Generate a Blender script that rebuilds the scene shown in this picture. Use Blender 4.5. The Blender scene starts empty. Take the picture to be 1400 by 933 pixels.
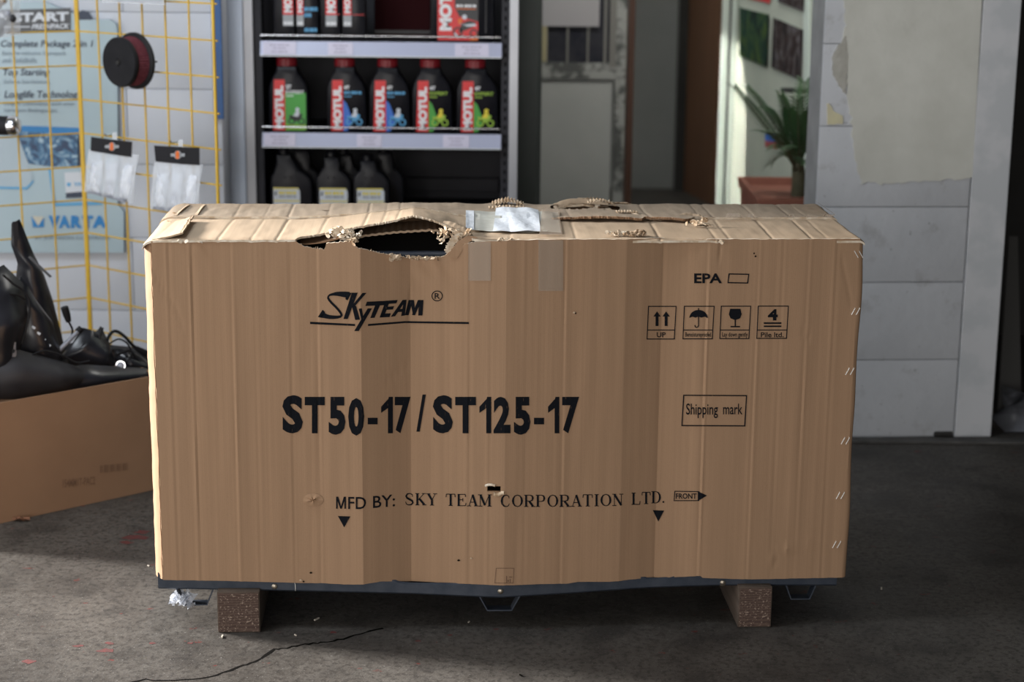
import bpy, bmesh, math, random
import numpy as np
from mathutils import Vector, Matrix, noise
R = math.radians
random.seed(7)
SC = bpy.context.scene
COL = SC.collection

# ------------------------------------------------------------------ camera
CAM_LOC = Vector((0, -3.8, 1.53)); PITCH = 13.03; ROLL = 0.55; FPX = 2500.0
cam = bpy.data.objects.new('camera', bpy.data.cameras.new('camera'))
COL.objects.link(cam); SC.camera = cam
CAM_ROT = (Matrix.Rotation(R(90 - PITCH), 3, 'X') @ Matrix.Rotation(R(ROLL), 3, 'Z'))
cam.location = CAM_LOC; cam.rotation_euler = CAM_ROT.to_euler()
cam.data.sensor_width = 36; cam.data.lens = FPX / 1400 * 36
cam.data.clip_start = .05
cam.data.dof.use_dof = True; cam.data.dof.focus_distance = 3.88; cam.data.dof.aperture_fstop = 3.2

# ------------------------------------------------------------------ light
w = bpy.data.worlds.new('world'); SC.world = w; w.use_nodes = True
w.node_tree.nodes['Background'].inputs[0].default_value = (.80, .90, 1.0, 1)
w.node_tree.nodes['Background'].inputs[1].default_value = 0.12
def area(name, loc, target, sx, sy, power, col=(1, 1, 1), spread=180):
    l = bpy.data.lights.new(name, 'AREA'); l.shape = 'RECTANGLE'; l.size = sx; l.size_y = sy
    l.energy = power; l.color = col; l.spread = R(spread)
    o = bpy.data.objects.new(name, l); COL.objects.link(o); o.location = loc
    o.rotation_euler = (Vector(target) - Vector(loc)).to_track_quat('-Z', 'Y').to_euler()
    return o
area('low_daylight_far_left', (-9.0, 2.5, 3.7), (-.1, .25, .80), 1.5, 1.5, 5200, (1.0, .97, .93))
area('daylight_left_door', (-3.35, -1.7, 1.35), (.3, .2, .6), 2.6, 2.3, 56, (1.0, .96, .92))
area('daylight_front_door', (-1.2, -8.6, 1.5), (0, 2, 1.0), 5.0, 2.6, 265, (1.0, .96, .92))
area('added_cool_fill', (-1.7, -.2, 3.02), (-1.0, 2.15, 1.1), 1.3, 1.3, 75, (.84, .92, 1.0))  # bluish fill lamp added to brighten the left wall and grid
area('back_room_window', (-.3, 5.4, 2.1), (1.1, 4.0, .9), .8, 1.2, 34, (.95, 1.0, .95))
area('added_passage_fill', (.45, 2.5, 3.0), (.45, 3.9, .9), .6, .3, 26, (1.0, .98, .93))  # fill lamp added to brighten the back door and passage
sp = bpy.data.lights.new('sunlight_back_room', 'SPOT'); sp.energy = 420; sp.spot_size = R(21); sp.spot_blend = .15
sp.shadow_soft_size = .03; sp.color = (1, .97, .88)
so = bpy.data.objects.new('sunlight_back_room', sp); COL.objects.link(so); so.location = (-.3, 3.98, 2.1)
so.rotation_euler = (Vector((.96, 4.50, .52)) - so.location).to_track_quat('-Z', 'Y').to_euler()
SC.view_settings.view_transform = 'Standard'; SC.view_settings.look = 'None'
SC.view_settings.gamma = 1; SC.view_settings.exposure = 0.0

# ------------------------------------------------------------------ pixel -> place
def ray(px, py):
    return CAM_ROT @ Vector((px - 700, -(py - 466.5), -FPX)).normalized()
def at(px, py, Y):
    d = ray(px, py); return CAM_LOC + d * ((Y - CAM_LOC.y) / d.y)
def atz(px, py, Z=0.0):
    d = ray(px, py); return CAM_LOC + d * ((Z - CAM_LOC.z) / d.z)
def atplane(px, py, p, n):
    d = ray(px, py); n = Vector(n); return CAM_LOC + d * ((Vector(p) - CAM_LOC).dot(n) / d.dot(n))

# ------------------------------------------------------------------ object helpers
def thing(name, label, cat, loc=(0, 0, 0), rot=0, group=None):
    o = bpy.data.objects.new(name, None); COL.objects.link(o); o.empty_display_size = .05
    o.location = loc; o.rotation_euler = (0, 0, rot)
    o['label'] = label; o['category'] = cat
    if group: o['group'] = group
    return o
def tag(o, label, cat, group=None):
    o['label'] = label; o['category'] = cat
    if group: o['group'] = group
    return o
def plab(o, label): o['label'] = label; return o
def setorigin(o):
    """move a top level mesh's origin to the bottom centre of its shape"""
    me = o.data; vs = [v.co.copy() for v in me.vertices]
    mn = Vector([min(v[i] for v in vs) for i in range(3)]); mx = Vector([max(v[i] for v in vs) for i in range(3)])
    c = Vector(((mn.x + mx.x) / 2, (mn.y + mx.y) / 2, mn.z))
    me.transform(Matrix.Translation(-c)); o.location = c; return o

class MB:
    def __init__(s): s.v = []; s.f = []
    def add(s, vs, fs):
        b = len(s.v); s.v += [tuple(v) for v in vs]; s.f += [tuple(i + b for i in f) for f in fs]; return s
    def box(s, c, d, rot=None, bev=0):
        x, y, z = d[0] / 2, d[1] / 2, d[2] / 2
        if bev:
            bm = bmesh.new(); bmesh.ops.create_cube(bm, size=1)
            bmesh.ops.scale(bm, vec=d, verts=bm.verts)
            bmesh.ops.bevel(bm, geom=bm.edges[:], offset=bev, segments=2, affect='EDGES', profile=.6)
            vs = [v.co.copy() for v in bm.verts]; bm.verts.index_update(); fs = [[v.index for v in f.verts] for f in bm.faces]; bm.free()
        else:
            vs = [Vector((i * x, j * y, k * z)) for i in (-1, 1) for j in (-1, 1) for k in (-1, 1)]
            fs = [(0, 1, 3, 2), (4, 6, 7, 5), (0, 4, 5, 1), (2, 3, 7, 6), (0, 2, 6, 4), (1, 5, 7, 3)]
        if rot is not None: vs = [rot @ v for v in vs]
        return s.add([v + Vector(c) for v in vs], fs)
    def boxab(s, a, b, bev=0):
        a = Vector(a); b = Vector(b); return s.box((a + b) / 2, [abs(b[i] - a[i]) for i in range(3)], None, bev)
    def tube(s, pts, r, n=8, caps=True):
        pts = [Vector(p) for p in pts]; rs = r if isinstance(r, (list, tuple)) else [r] * len(pts)
        rings = []; up = None
        for i, p in enumerate(pts):
            t = (pts[min(i + 1, len(pts) - 1)] - pts[max(i - 1, 0)]).normalized()
            if up is None:
                up = Vector((0, 0, 1)) if abs(t.z) < .9 else Vector((1, 0, 0))
            sd = t.cross(up).normalized(); up = sd.cross(t).normalized()
            rings.append([p + (sd * math.cos(2 * math.pi * k / n) + up * math.sin(2 * math.pi * k / n)) * rs[i] for k in range(n)])
        vs = [v for rg in rings for v in rg]; fs = []
        for i in range(len(pts) - 1):
            for k in range(n):
                fs.append((i * n + k, i * n + (k + 1) % n, (i + 1) * n + (k + 1) % n, (i + 1) * n + k))
        if caps: fs += [tuple(range(n))[::-1], tuple((len(pts) - 1) * n + k for k in range(n))]
        return s.add(vs, fs)
    def lathe(s, prof, n=24, M=None):
        vs = []; fs = []
        for (r, z) in prof:
            for k in range(n):
                a = 2 * math.pi * k / n; vs.append(Vector((r * math.cos(a), r * math.sin(a), z)))
        for i in range(len(prof) - 1):
            for k in range(n): fs.append((i * n + k, i * n + (k + 1) % n, (i + 1) * n + (k + 1) % n, (i + 1) * n + k))
        fs += [tuple(range(n))[::-1], tuple((len(prof) - 1) * n + k for k in range(n))]
        if M is not None: vs = [M @ v for v in vs]
        return s.add(vs, fs)
    def prism(s, poly, d0, d1, fn=None, inset=0, ):
        """poly in (x,z); extruded in y from d0 to d1, rims inset"""
        n = len(poly); c = Vector((sum(p[0] for p in poly) / n, sum(p[1] for p in poly) / n))
        def ring(k, y):
            out = []
            for p in poly:
                q = Vector(p); q = q + (c - q).normalized() * k if k else q
                out.append(Vector((q.x, y, q.y)))
            return out
        i = inset
        rs = [ring(i, d0), ring(i * .3, d0 + i * .3), ring(0, d0 + i), ring(0, d1 - i), ring(i * .3, d1 - i * .3), ring(i, d1)] if i else [ring(0, d0), ring(0, d1)]
        vs = [v for r_ in rs for v in r_]; fs = []
        for a in range(len(rs) - 1):
            for k in range(n): fs.append((a * n + k, a * n + (k + 1) % n, (a + 1) * n + (k + 1) % n, (a + 1) * n + k))
        fs += [tuple(range(n))[::-1], tuple((len(rs) - 1) * n + k for k in range(n))]
        if fn: vs = [fn(v) for v in vs]
        return s.add(vs, fs)
    def sheet(s, fn, nu, nv, th=0):
        """fn(a,b)->point, a,b in 0..1; th gives the sheet real thickness"""
        P = [[Vector(fn(i / nu, j / nv)) for j in range(nv + 1)] for i in range(nu + 1)]
        W = nv + 1
        vs = [p for row in P for p in row]; N = len(vs)
        fs = [(i * W + j, (i + 1) * W + j, (i + 1) * W + j + 1, i * W + j + 1) for i in range(nu) for j in range(nv)]
        if th:
            b = []
            for i in range(nu + 1):
                for j in range(nv + 1):
                    du = P[min(i + 1, nu)][j] - P[max(i - 1, 0)][j]; dv = P[i][min(j + 1, nv)] - P[i][max(j - 1, 0)]
                    nn = du.cross(dv); nn = nn.normalized() if nn.length > 1e-12 else Vector((0, 0, 1))
                    b.append(P[i][j] - nn * th)
            vs += b
            fs += [tuple(N + k for k in f[::-1]) for f in list(fs)]
            rim = [i * W for i in range(nu + 1)] + [nu * W + j for j in range(1, nv + 1)] + [i * W + nv for i in range(nu - 1, -1, -1)] + [j for j in range(nv - 1, 0, -1)]
            for k in range(len(rim)):
                a, c = rim[k], rim[(k + 1) % len(rim)]; fs.append((c, a, a + N, c + N))
        return s.add(vs, fs)
    def obj(s, name, m, parent=None, smooth=None, recalc=True):
        me = bpy.data.meshes.new(name); me.from_pydata([tuple(v) for v in s.v], [], s.f); me.update()
        if recalc:
            bm = bmesh.new(); bm.from_mesh(me); bmesh.ops.recalc_face_normals(bm, faces=bm.faces[:]); bm.to_mesh(me); bm.free()
        for mm in (m if isinstance(m, (list, tuple)) else [m]): me.materials.append(mm)
        o = bpy.data.objects.new(name, me); COL.objects.link(o)
        if parent is not None: o.parent = parent
        if smooth is not None:
            me.polygons.foreach_set('use_smooth', [True] * len(me.polygons))
            if smooth < 180: me.set_sharp_from_angle(angle=R(smooth))
        return o
def struct(o): o['kind'] = 'structure'; return o

# ------------------------------------------------------------------ materials
def mat(name, col=(.5, .5, .5), rough=.6, metal=0, spec=None, trans=0, alpha=1, build=None, emit=None, sub=0):
    m = bpy.data.materials.new(name); m.use_nodes = True; nt = m.node_tree; b = nt.nodes['Principled BSDF']
    b.inputs['Base Color'].default_value = (*col, 1); b.inputs['Roughness'].default_value = rough
    b.inputs['Metallic'].default_value = metal
    if spec is not None: b.inputs['Specular IOR Level'].default_value = spec
    if trans: b.inputs['Transmission Weight'].default_value = trans
    if alpha < 1: b.inputs['Alpha'].default_value = alpha
    if build: build(nt, b)
    return m
def N(nt, t, **k):
    n = nt.nodes.new(t)
    for a, v in k.items():
        if a.startswith('_'): setattr(n, a[1:], v)
        else: n.inputs[a.replace('__', ' ')].default_value = v
    return n
def coords(nt, scale=(1, 1, 1), kind='Object', rot=(0, 0, 0)):
    tc = nt.nodes.new('ShaderNodeTexCoord' if kind != 'Position' else 'ShaderNodeNewGeometry'); mp = nt.nodes.new('ShaderNodeMapping')
    mp.inputs['Scale'].default_value = scale; mp.inputs['Rotation'].default_value = rot
    nt.links.new(tc.outputs[kind], mp.inputs[0]); return mp.outputs[0]
def nz(nt, vec, scale, detail=4, rough=.55, dist=0):
    n = N(nt, 'ShaderNodeTexNoise', Scale=scale, Detail=detail, Roughness=rough, Distortion=dist); nt.links.new(vec, n.inputs['Vector']); return n.outputs['Fac']
def ramp(nt, fac, stops, interp='LINEAR'):
    r = nt.nodes.new('ShaderNodeValToRGB'); r.color_ramp.interpolation = interp
    while len(r.color_ramp.elements) < len(stops): r.color_ramp.elements.new(.5)
    for e, (p, c) in zip(r.color_ramp.elements, stops):
        e.position = p; e.color = (c, c, c, 1) if not isinstance(c, (tuple, list)) else (*c, 1)
    nt.links.new(fac, r.inputs[0]); return r.outputs[0]
def mix(nt, fac, a, b, mode='MIX'):
    m = nt.nodes.new('ShaderNodeMix'); m.data_type = 'RGBA'; m.blend_type = mode
    for s_, x in ((0, fac), (6, a), (7, b)):
        if hasattr(x, 'is_linked') or isinstance(x, bpy.types.NodeSocket): nt.links.new(x, m.inputs[s_])
        elif isinstance(x, (tuple, list)): m.inputs[s_].default_value = (*x, 1)
        else: m.inputs[s_].default_value = x
    return m.outputs[2]
def bump(nt, b, h, strength=.3, dist=.002):
    n = N(nt, 'ShaderNodeBump', Strength=strength, Distance=dist); nt.links.new(h, n.inputs['Height']); nt.links.new(n.outputs[0], b.inputs['Normal']); return n
def noisy(c1, c2, scale=8, b_=.2, bd=.001, sc=(1, 1, 1), lo=.35, hi=.65, detail=5):
    def f(nt, b):
        v = coords(nt, sc); a = nz(nt, v, scale, detail)
        nt.links.new(mix(nt, ramp(nt, a, [(lo, 0.0), (hi, 1.0)]), c1, c2), b.inputs['Base Color'])
        if b_: bump(nt, b, nz(nt, v, scale * 4, 4), b_, bd)
    return f

CARD = (.355, .222, .134)
def card_build(flute=(1, 0, 0), base=CARD, dirt=1.0):
    def f(nt, b):
        # flute ribbing and slow streaks that follow it
        st = coords(nt, (150, 1.2, 1.2) if flute[0] else (1.2, 150, 1.2))
        if not flute[0]: st = coords(nt, (150, 1.0, 1.0))
        s1 = nz(nt, st, 1.0, 3, .5)
        st2 = coords(nt, (22, .6, .6)); s2 = nz(nt, st2, 1.0, 3, .5)
        v = coords(nt); sp_ = nz(nt, v, 500, 2); blot = nz(nt, v, 3.0, 4)
        c = mix(nt, ramp(nt, s2, [(.3, 0.0), (.7, 1.0)]), tuple(x * .93 for x in base), tuple(min(1, x * 1.07) for x in base))
        c = mix(nt, ramp(nt, s1, [(.35, 0.0), (.65, .5)]), c, tuple(x * .86 for x in base))
        c = mix(nt, ramp(nt, sp_, [(.55, 0.0), (.8, .35)]), c, tuple(x * .6 for x in base))
        c = mix(nt, ramp(nt, blot, [(.52, 0.0), (.75, .25 * dirt)]), c, (.30, .20, .12))
        nt.links.new(c, b.inputs['Base Color'])
        wv = N(nt, 'ShaderNodeTexWave', Scale=.31 * 128 / 40, Distortion=.0); wv.bands_direction = 'X'
        nt.links.new(coords(nt, (128, 1, 1)), wv.inputs['Vector'])
        bump(nt, b, mix(nt, .6, wv.outputs['Fac'], s1), .12, .0012)
    return f
M_card = mat('cardboard', rough=.82, spec=.25, build=card_build())
M_cardtop = mat('cardboard_lit_scuffed_top', rough=.8, spec=.25, build=card_build(base=(.48, .36, .25), dirt=1.6))  # paler than the front: light on the top is put into its colour
M_liner = mat('cardboard_liner_inside', rough=.85, spec=.2, build=noisy((.34, .21, .125), (.27, .16, .095), 12))
M_cardrear = mat('cardboard_greyed_rear', rough=.85, spec=.2, build=card_build(base=(.37, .29, .215), dirt=2.2))
M_torn = mat('torn_cardboard_pulp', rough=.95, spec=.1, build=noisy((.72, .58, .43), (.38, .26, .16), 70, .5, .002))
M_flute = mat('corrugated_fluting', rough=.95, spec=.1, build=noisy((.55, .42, .30), (.20, .13, .08), 160, .3, .001))
M_scuff = mat('scuffed_white_card', rough=.9, build=noisy((.78, .70, .58), (.50, .38, .26), 50, .4, .001))
def ink_build(nt, b):
    s1 = nz(nt, coords(nt, (420, 1, 60)), 1.0, 2, .5)
    nt.links.new(mix(nt, ramp(nt, s1, [(.66, 0.0), (.74, .55)]), (.007, .008, .011), (.20, .12, .07)), b.inputs['Base Color'])
M_ink = mat('black_print_ink', rough=.9, spec=.1, build=ink_build)
M_tape = mat('clear_parcel_tape', (.50, .40, .31), .35, alpha=.30, spec=.4)
M_paper = mat('white_delivery_note', rough=.45, build=noisy((.80, .84, .90), (.70, .75, .82), 18, .5, .004))
M_tapewhite = mat('tape_over_paper', rough=.3, build=noisy((.62, .62, .57), (.50, .50, .44), 60, .3, .001, sc=(1, 4, 1)))
M_staple = mat('staple_wire', (.80, .78, .74), .35, .35)
M_steel = mat('blue_black_steel', rough=.42, metal=.3, build=noisy((.032, .042, .062), (.055, .065, .085), 30, .1, .0006))
M_galv = mat('galvanised_bolt', (.42, .37, .30), .4, 1)
def wood_build(nt, b):
    v = coords(nt, (1, .15, 1)); wv = N(nt, 'ShaderNodeTexWave', Scale=38, Distortion=5, Detail=3); wv.wave_type = 'RINGS'
    nt.links.new(coords(nt, (1, .1, 1.5)), wv.inputs['Vector'])
    sp_ = nz(nt, coords(nt), 260, 3)
    c = mix(nt, wv.outputs['Fac'], (.062, .036, .028), (.105, .066, .050))
    c = mix(nt, ramp(nt, sp_, [(.58, 0.0), (.68, .75)]), c, (.42, .32, .25))
    nt.links.new(c, b.inputs['Base Color']); bump(nt, b, sp_, .5, .002)
M_wood = mat('weathered_beam_wood', rough=.9, build=wood_build)
M_woodside = mat('dark_oily_wood', rough=.9, build=noisy((.06, .042, .03), (.11, .08, .06), 14, .5, .003, sc=(1, .1, 3)))
def floor_build(nt, b):
    v = coords(nt)
    a = nz(nt, v, 1.3, 6, .6); f = nz(nt, v, 28, 6, .7); g = nz(nt, v, 190, 3)
    c = mix(nt, ramp(nt, a, [(.35, 0.0), (.65, 1.0)]), (.038, .033, .029), (.094, .084, .074))
    c = mix(nt, ramp(nt, f, [(.42, 0.0), (.72, .7)]), c, (.125, .115, .104))
    c = mix(nt, ramp(nt, nz(nt, v, 7, 6, .75), [(.50, 0.0), (.62, .65)]), c, (.026, .023, .021))
    c = mix(nt, ramp(nt, nz(nt, v, 70, 4, .7), [(.48, 0.0), (.62, .7)]), c, (.024, .021, .019))
    c = mix(nt, ramp(nt, g, [(.63, 0.0), (.74, .75)]), c, (.24, .23, .215))
    red = ramp(nt, nz(nt, coords(nt, (1, 1.6, 1)), 17, 3, .6), [(.685, 0.0), (.71, 1.0)])
    red2 = ramp(nt, g, [(.40, 0.0), (.55, .85)])
    c = mix(nt, mix(nt, 1.0, red, red2, 'MULTIPLY'), c, (.13, .022, .018))
    nt.links.new(c, b.inputs['Base Color'])
    nt.links.new(ramp(nt, a, [(.3, .42), (.7, .72)]), b.inputs['Roughness'])
    bump(nt, b, mix(nt, .5, f, g), .35, .004)
M_floor = mat('stained_concrete', rough=.6, spec=.22, build=floor_build)
M_crack = mat('crack_dark', (.004, .0035, .003), .95, spec=.05)
M_redpaint = mat('red_paint_spot', rough=.7, build=noisy((.11, .018, .016), (.06, .022, .020), 60))
M_wallw = mat('painted_white_block', rough=.6, build=noisy((.60, .63, .70), (.66, .69, .75), 4, .3, .002))
def pillar_build(nt, b):
    v = coords(nt, kind='Position'); c = mix(nt, ramp(nt, nz(nt, v, 3, 5), [(.3, 0.0), (.7, 1.0)]), (.46, .475, .50), (.54, .555, .58))
    c = mix(nt, ramp(nt, nz(nt, v, 9, 6, .7), [(.57, 0.0), (.72, .55)]), c, (.26, .25, .24))
    c = mix(nt, ramp(nt, nz(nt, v, 60, 3), [(.70, 0.0), (.74, .6)]), c, (.12, .11, .10))
    nt.links.new(c, b.inputs['Base Color']); bump(nt, b, nz(nt, v, 35, 6), .5, .004)
M_pillar = mat('dirty_white_masonry', rough=.8, build=pillar_build)
M_plaster = mat('cream_old_plaster', rough=.85, build=noisy((.52, .52, .47), (.60, .60, .55), 5, .5, .004))
M_board = mat('off_white_board', rough=.6, build=noisy((.50, .52, .54), (.57, .58, .60), 6, .3, .002, lo=.45, hi=.55))
M_yellowpatch = mat('yellowed_paint', rough=.8, build=noisy((.60, .56, .36), (.52, .48, .34), 20))
M_greypatch = mat('bare_grey_render', rough=.9, build=noisy((.36, .35, .31), (.44, .43, .39), 25, .6, .004))
M_sidegrey = mat('pillar_side_shade', rough=.85, build=noisy((.20, .205, .21), (.26, .265, .27), 10, .3, .003))  # pillar's side face, its shade put into the base colour
M_mortar = mat('mortar', (.42, .42, .43), .95)
M_darkwall = mat('dark_grey_wall', rough=.8, build=noisy((.22, .225, .22), (.25, .25, .245), 3))
M_black = mat('black_shade_and_parts', rough=.9, build=noisy((.018, .017, .016), (.03, .028, .026), 3))  # near-black: unlit room and gap shade as colour, also plain black fittings
M_greenpanel = mat('shaded_grey_green_panel', rough=.6, build=noisy((.060, .070, .067), (.070, .080, .077), 5, .05))  # dark tone carries the shadow on the partition
M_postgrey = mat('light_blue_grey_metal', (.50, .57, .68), .38, .25)
M_postside = mat('aluminium_post', rough=.42, metal=.4, build=noisy((.45, .46, .49), (.50, .51, .54), 5, 0))
M_shelfblack = mat('black_shelf_lining', rough=.6, build=noisy((.010, .011, .016), (.018, .018, .026), 6))
M_strip = mat('blue_grey_price_rail', (.47, .50, .66), .35, .1)
M_stripedge = mat('pale_rail_edge', (.66, .68, .70), .35)
M_tagpaper = mat('lilac_paper_tag', (.70, .67, .82), .5)
M_tagtext = mat('faint_grey_print', (.42, .40, .52), .6)
M_chrome = mat('chrome', (.72, .73, .76), .18, 1)
M_bottle = mat('black_bottle_plastic', rough=.30, spec=.2, build=noisy((.006, .006, .009), (.010, .010, .014), 20, .05))
M_bottle2 = mat('charcoal_bottle_plastic', rough=.34, spec=.25, build=noisy((.011, .011, .014), (.017, .017, .021), 20, .05))
M_cap = mat('dark_red_cap', rough=.4, build=noisy((.30, .012, .022), (.24, .010, .018), 30, .1))
M_red = mat('red_label', (.70, .018, .022), .4)
M_white = mat('white_print', (.85, .86, .88), .5)
M_greyp = mat('grey_print', (.36, .38, .40), .5)
M_bluep = mat('blue_print', (.03, .16, .62), .45)
M_lblue = mat('light_blue_print', (.10, .38, .66), .5)
M_greenp = mat('green_print', (.06, .36, .05), .45)
M_limep = mat('lime_print', (.34, .55, .05), .45)
M_orange = mat('orange_print', (.78, .16, .02), .45)
M_yellowp = mat('yellow_print', (.80, .66, .05), .5)
M_palelabel = mat('pale_grey_label', (.66, .70, .76), .5)
M_blacklabel = mat('black_label_print', (.014, .015, .018), .4)
M_darkred = mat('dim_dark_red_box', (.022, .003, .004), .8, spec=.1)
M_yellow = mat('yellow_coated_wire', rough=.35, build=noisy((.66, .42, .035), (.58, .36, .03), 12, 0))
M_poster = mat('pale_blue_poster', rough=.35, build=noisy((.40, .50, .57), (.45, .545, .61), 4, 0))
M_poster2 = mat('pale_blue_board', rough=.4, build=noisy((.44, .56, .62), (.40, .52, .58), 4, 0))
M_ptext = mat('poster_dark_text', (.035, .050, .085), .5)
M_ptext2 = mat('poster_small_text', (.20, .26, .32), .5)
M_banner = mat('poster_grey_banner', (.07, .075, .085), .4)
def photo_build(c1, c2, c3, sc=6):
    def f(nt, b):
        v = coords(nt); a = nz(nt, v, sc, 4, .6, 1.5)
        r = nt.nodes.new('ShaderNodeValToRGB'); nt.links.new(a, r.inputs[0])
        r.color_ramp.elements.new(.5)
        for e, (p, c) in zip(r.color_ramp.elements, [(.38, c1), (.5, c2), (.62, c3)]): e.position = p; e.color = (*c, 1)
        nt.links.new(r.outputs[0], b.inputs['Base Color'])
    return f
M_carphoto = mat('blue_photo_print', rough=.35, build=photo_build((.012, .04, .11), (.05, .17, .32), (.42, .58, .68), 22))
M_photoG = mat('dark_green_photo', rough=.9, spec=.1, build=photo_build((.004, .014, .010), (.010, .045, .028), (.06, .10, .02), 7))
M_photoD = mat('dark_brown_photo', rough=.9, spec=.1, build=photo_build((.010, .009, .012), (.035, .020, .018), (.12, .11, .12), 9))
M_vblue = mat('logo_blue', (.015, .22, .55), .4)
M_cream = mat('logo_cream', (.62, .60, .50), .5)
M_filtred = mat('dark_red_filter_gauze', rough=.8, build=noisy((.13, .025, .040), (.20, .050, .065), 120, .3, .001))
M_rubber = mat('black_rubber', rough=.6, spec=.25, build=noisy((.009, .009, .011), (.014, .014, .016), 20, .05))
M_fair = mat('black_fairing_plastic', rough=.28, spec=.5, build=noisy((.010, .011, .015), (.020, .021, .027), 14, .1, .001))
M_fairmatte = mat('matte_black_plastic', rough=.6, build=noisy((.014, .014, .018), (.025, .025, .030), 14, .2, .001))
M_ppbag = mat('clear_plastic_bag', (.82, .86, .92), .16, spec=.7, alpha=.42)
M_baghw = mat('white_bagged_fittings', rough=.35, build=noisy((.62, .66, .74), (.80, .84, .90), 30, .4, .002))
M_baggrey = mat('grey_bagged_fitting', rough=.4, build=noisy((.16, .17, .20), (.34, .36, .42), 30, .2))
M_header = mat('black_header_card', (.010, .010, .013), .4)
M_bluecard = mat('blue_board', (.03, .11, .30), .5)
M_greencloth = mat('dark_folded_cloth', rough=.9, build=noisy((.05, .065, .06), (.11, .13, .125), 12, .2))
M_carton = mat('brown_carton', rough=.8, spec=.2, build=noisy((.27, .165, .100), (.235, .142, .086), 3, .1))
M_cartonprint = mat('faded_carton_print', (.15, .085, .05), .8)
M_brown = mat('brown_wood_door', rough=.6, build=noisy((.15, .070, .036), (.12, .055, .028), 5, 0, sc=(1, 1, .2)))
M_brownd = mat('dark_brown_frame', (.07, .028, .015), .6)
M_doorpanel = mat('grey_door_panel', rough=.7, build=noisy((.36, .37, .355), (.42, .425, .41), 3, .15, .001))
def worn(nt, b):
    v = coords(nt); a = nz(nt, v, 9, 6, .75)
    c = mix(nt, ramp(nt, a, [(.46, 0.0), (.54, 1.0)]), (.085, .088, .085), (.33, .335, .32))
    nt.links.new(c, b.inputs['Base Color']); bump(nt, b, a, .3, .002)
M_worn = mat('worn_peeling_paint', rough=.8, build=worn)
M_glassdark = mat('dim_dirty_glass', rough=.55, spec=.15, build=noisy((.022, .023, .033), (.05, .05, .058), 10, 0))
M_muntin = mat('grey_muntin', (.19, .185, .17), .6)
M_papergrey = mat('grey_pinkish_paper', (.40, .385, .40), .7)
M_paperyel = mat('yellowed_paper', (.36, .32, .19), .7)
M_jamb = mat('pale_green_white_paint', (.62, .70, .64), .5)
M_wallpale = mat('pale_green_wall', rough=.7, build=noisy((.40, .43, .37), (.46, .49, .42), 4, .1))
M_terra = mat('terracotta', rough=.7, build=noisy((.20, .070, .045), (.26, .095, .06), 9, .2))
M_soil = mat('dark_soil', rough=1, build=noisy((.02, .013, .01), (.05, .03, .02), 40, .8, .01))
M_leaf = mat('palm_leaf', rough=.45, build=noisy((.020, .055, .022), (.045, .10, .035), 12, 0))
M_stem = mat('palm_stem', rough=.8, build=noisy((.05, .05, .025), (.08, .07, .04), 25, .4))
M_kerbshade = mat('kerb_shade_grey', rough=.9, build=noisy((.05, .048, .045), (.09, .085, .08), 12, .4, .004))  # low kerb strip, shade along the pillar foot put into its colour
M_leafdry = mat('dry_leaf', (.16, .07, .035), .8)
M_chip = mat('pale_wood_chip', (.50, .45, .38), .8)
M_darkpanel = mat('dark_leaning_board', (.045, .043, .040), .5)

# ------------------------------------------------------------------ text
_tc = {}
def glyph_mesh(s, bold=0.0, shear=0.0, sp_=1.0):
    key = (s, bold, shear, sp_)
    if key in _tc: return _tc[key]
    c = bpy.data.curves.new('t', 'FONT'); c.body = s; c.size = 1; c.offset = bold; c.shear = shear; c.space_character = sp_
    c.resolution_u = 3
    o = bpy.data.objects.new('t', c); COL.objects.link(o)
    dg = bpy.context.evaluated_depsgraph_get(); me = bpy.data.meshes.new_from_object(o.evaluated_get(dg))
    vs = [(v.co.x, v.co.y) for v in me.vertices]; fs = [tuple(p.vertices) for p in me.polygons]
    bpy.data.objects.remove(o); bpy.data.curves.remove(c); bpy.data.meshes.remove(me)
    _tc[key] = (vs, fs); return _tc[key]
def text2d(s, x0, y0, x1, y1, bold=.0, shear=0., sp_=1.0, keep=False, rot=0):
    """triangles of the text fitted to the box x0..x1, y0..y1 (y1 is the top of the letters, whichever way y runs)"""
    vs, fs = glyph_mesh(s, bold, shear, sp_)
    if rot == 90: vs = [(-b, a) for a, b in vs]
    ax = [v[0] for v in vs]; ay = [v[1] for v in vs]; a0, a1, b0, b1 = min(ax), max(ax), min(ay), max(ay)
    return [(x0 + (v[0] - a0) / (a1 - a0) * (x1 - x0), y0 + (v[1] - b0) / (b1 - b0) * (y1 - y0)) for v in vs], fs
def blurred_line(x0, y0, x1, y1):
    """a line of print too small to read: a row of short dashes"""
    n = 5; vs = []; fs = []
    for k in range(n):
        a, b = x0 + (x1 - x0) * (k + .06) / n, x0 + (x1 - x0) * (k + [.9, .7, .95, .8, .92][k]) / n; i = len(vs)
        vs += [(a, y0), (b, y0), (b, y1), (a, y1)]; fs.append((i, i + 1, i + 2, i + 3))
    return vs, fs
def ringpoly(outer, inner):
    n = len(outer); return outer + inner, [(i, (i + 1) % n, n + (i + 1) % n, n + i) for i in range(n)]
def circ(cx, cy, rx, ry=None, n=24, a0=0, a1=360):
    ry = ry or rx; full = abs(a1 - a0) >= 360; k = n if full else n + 1
    return [(cx + rx * math.cos(R(a0 + (a1 - a0) * i / n)), cy + ry * math.sin(R(a0 + (a1 - a0) * i / n))) for i in range(k)]
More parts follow.
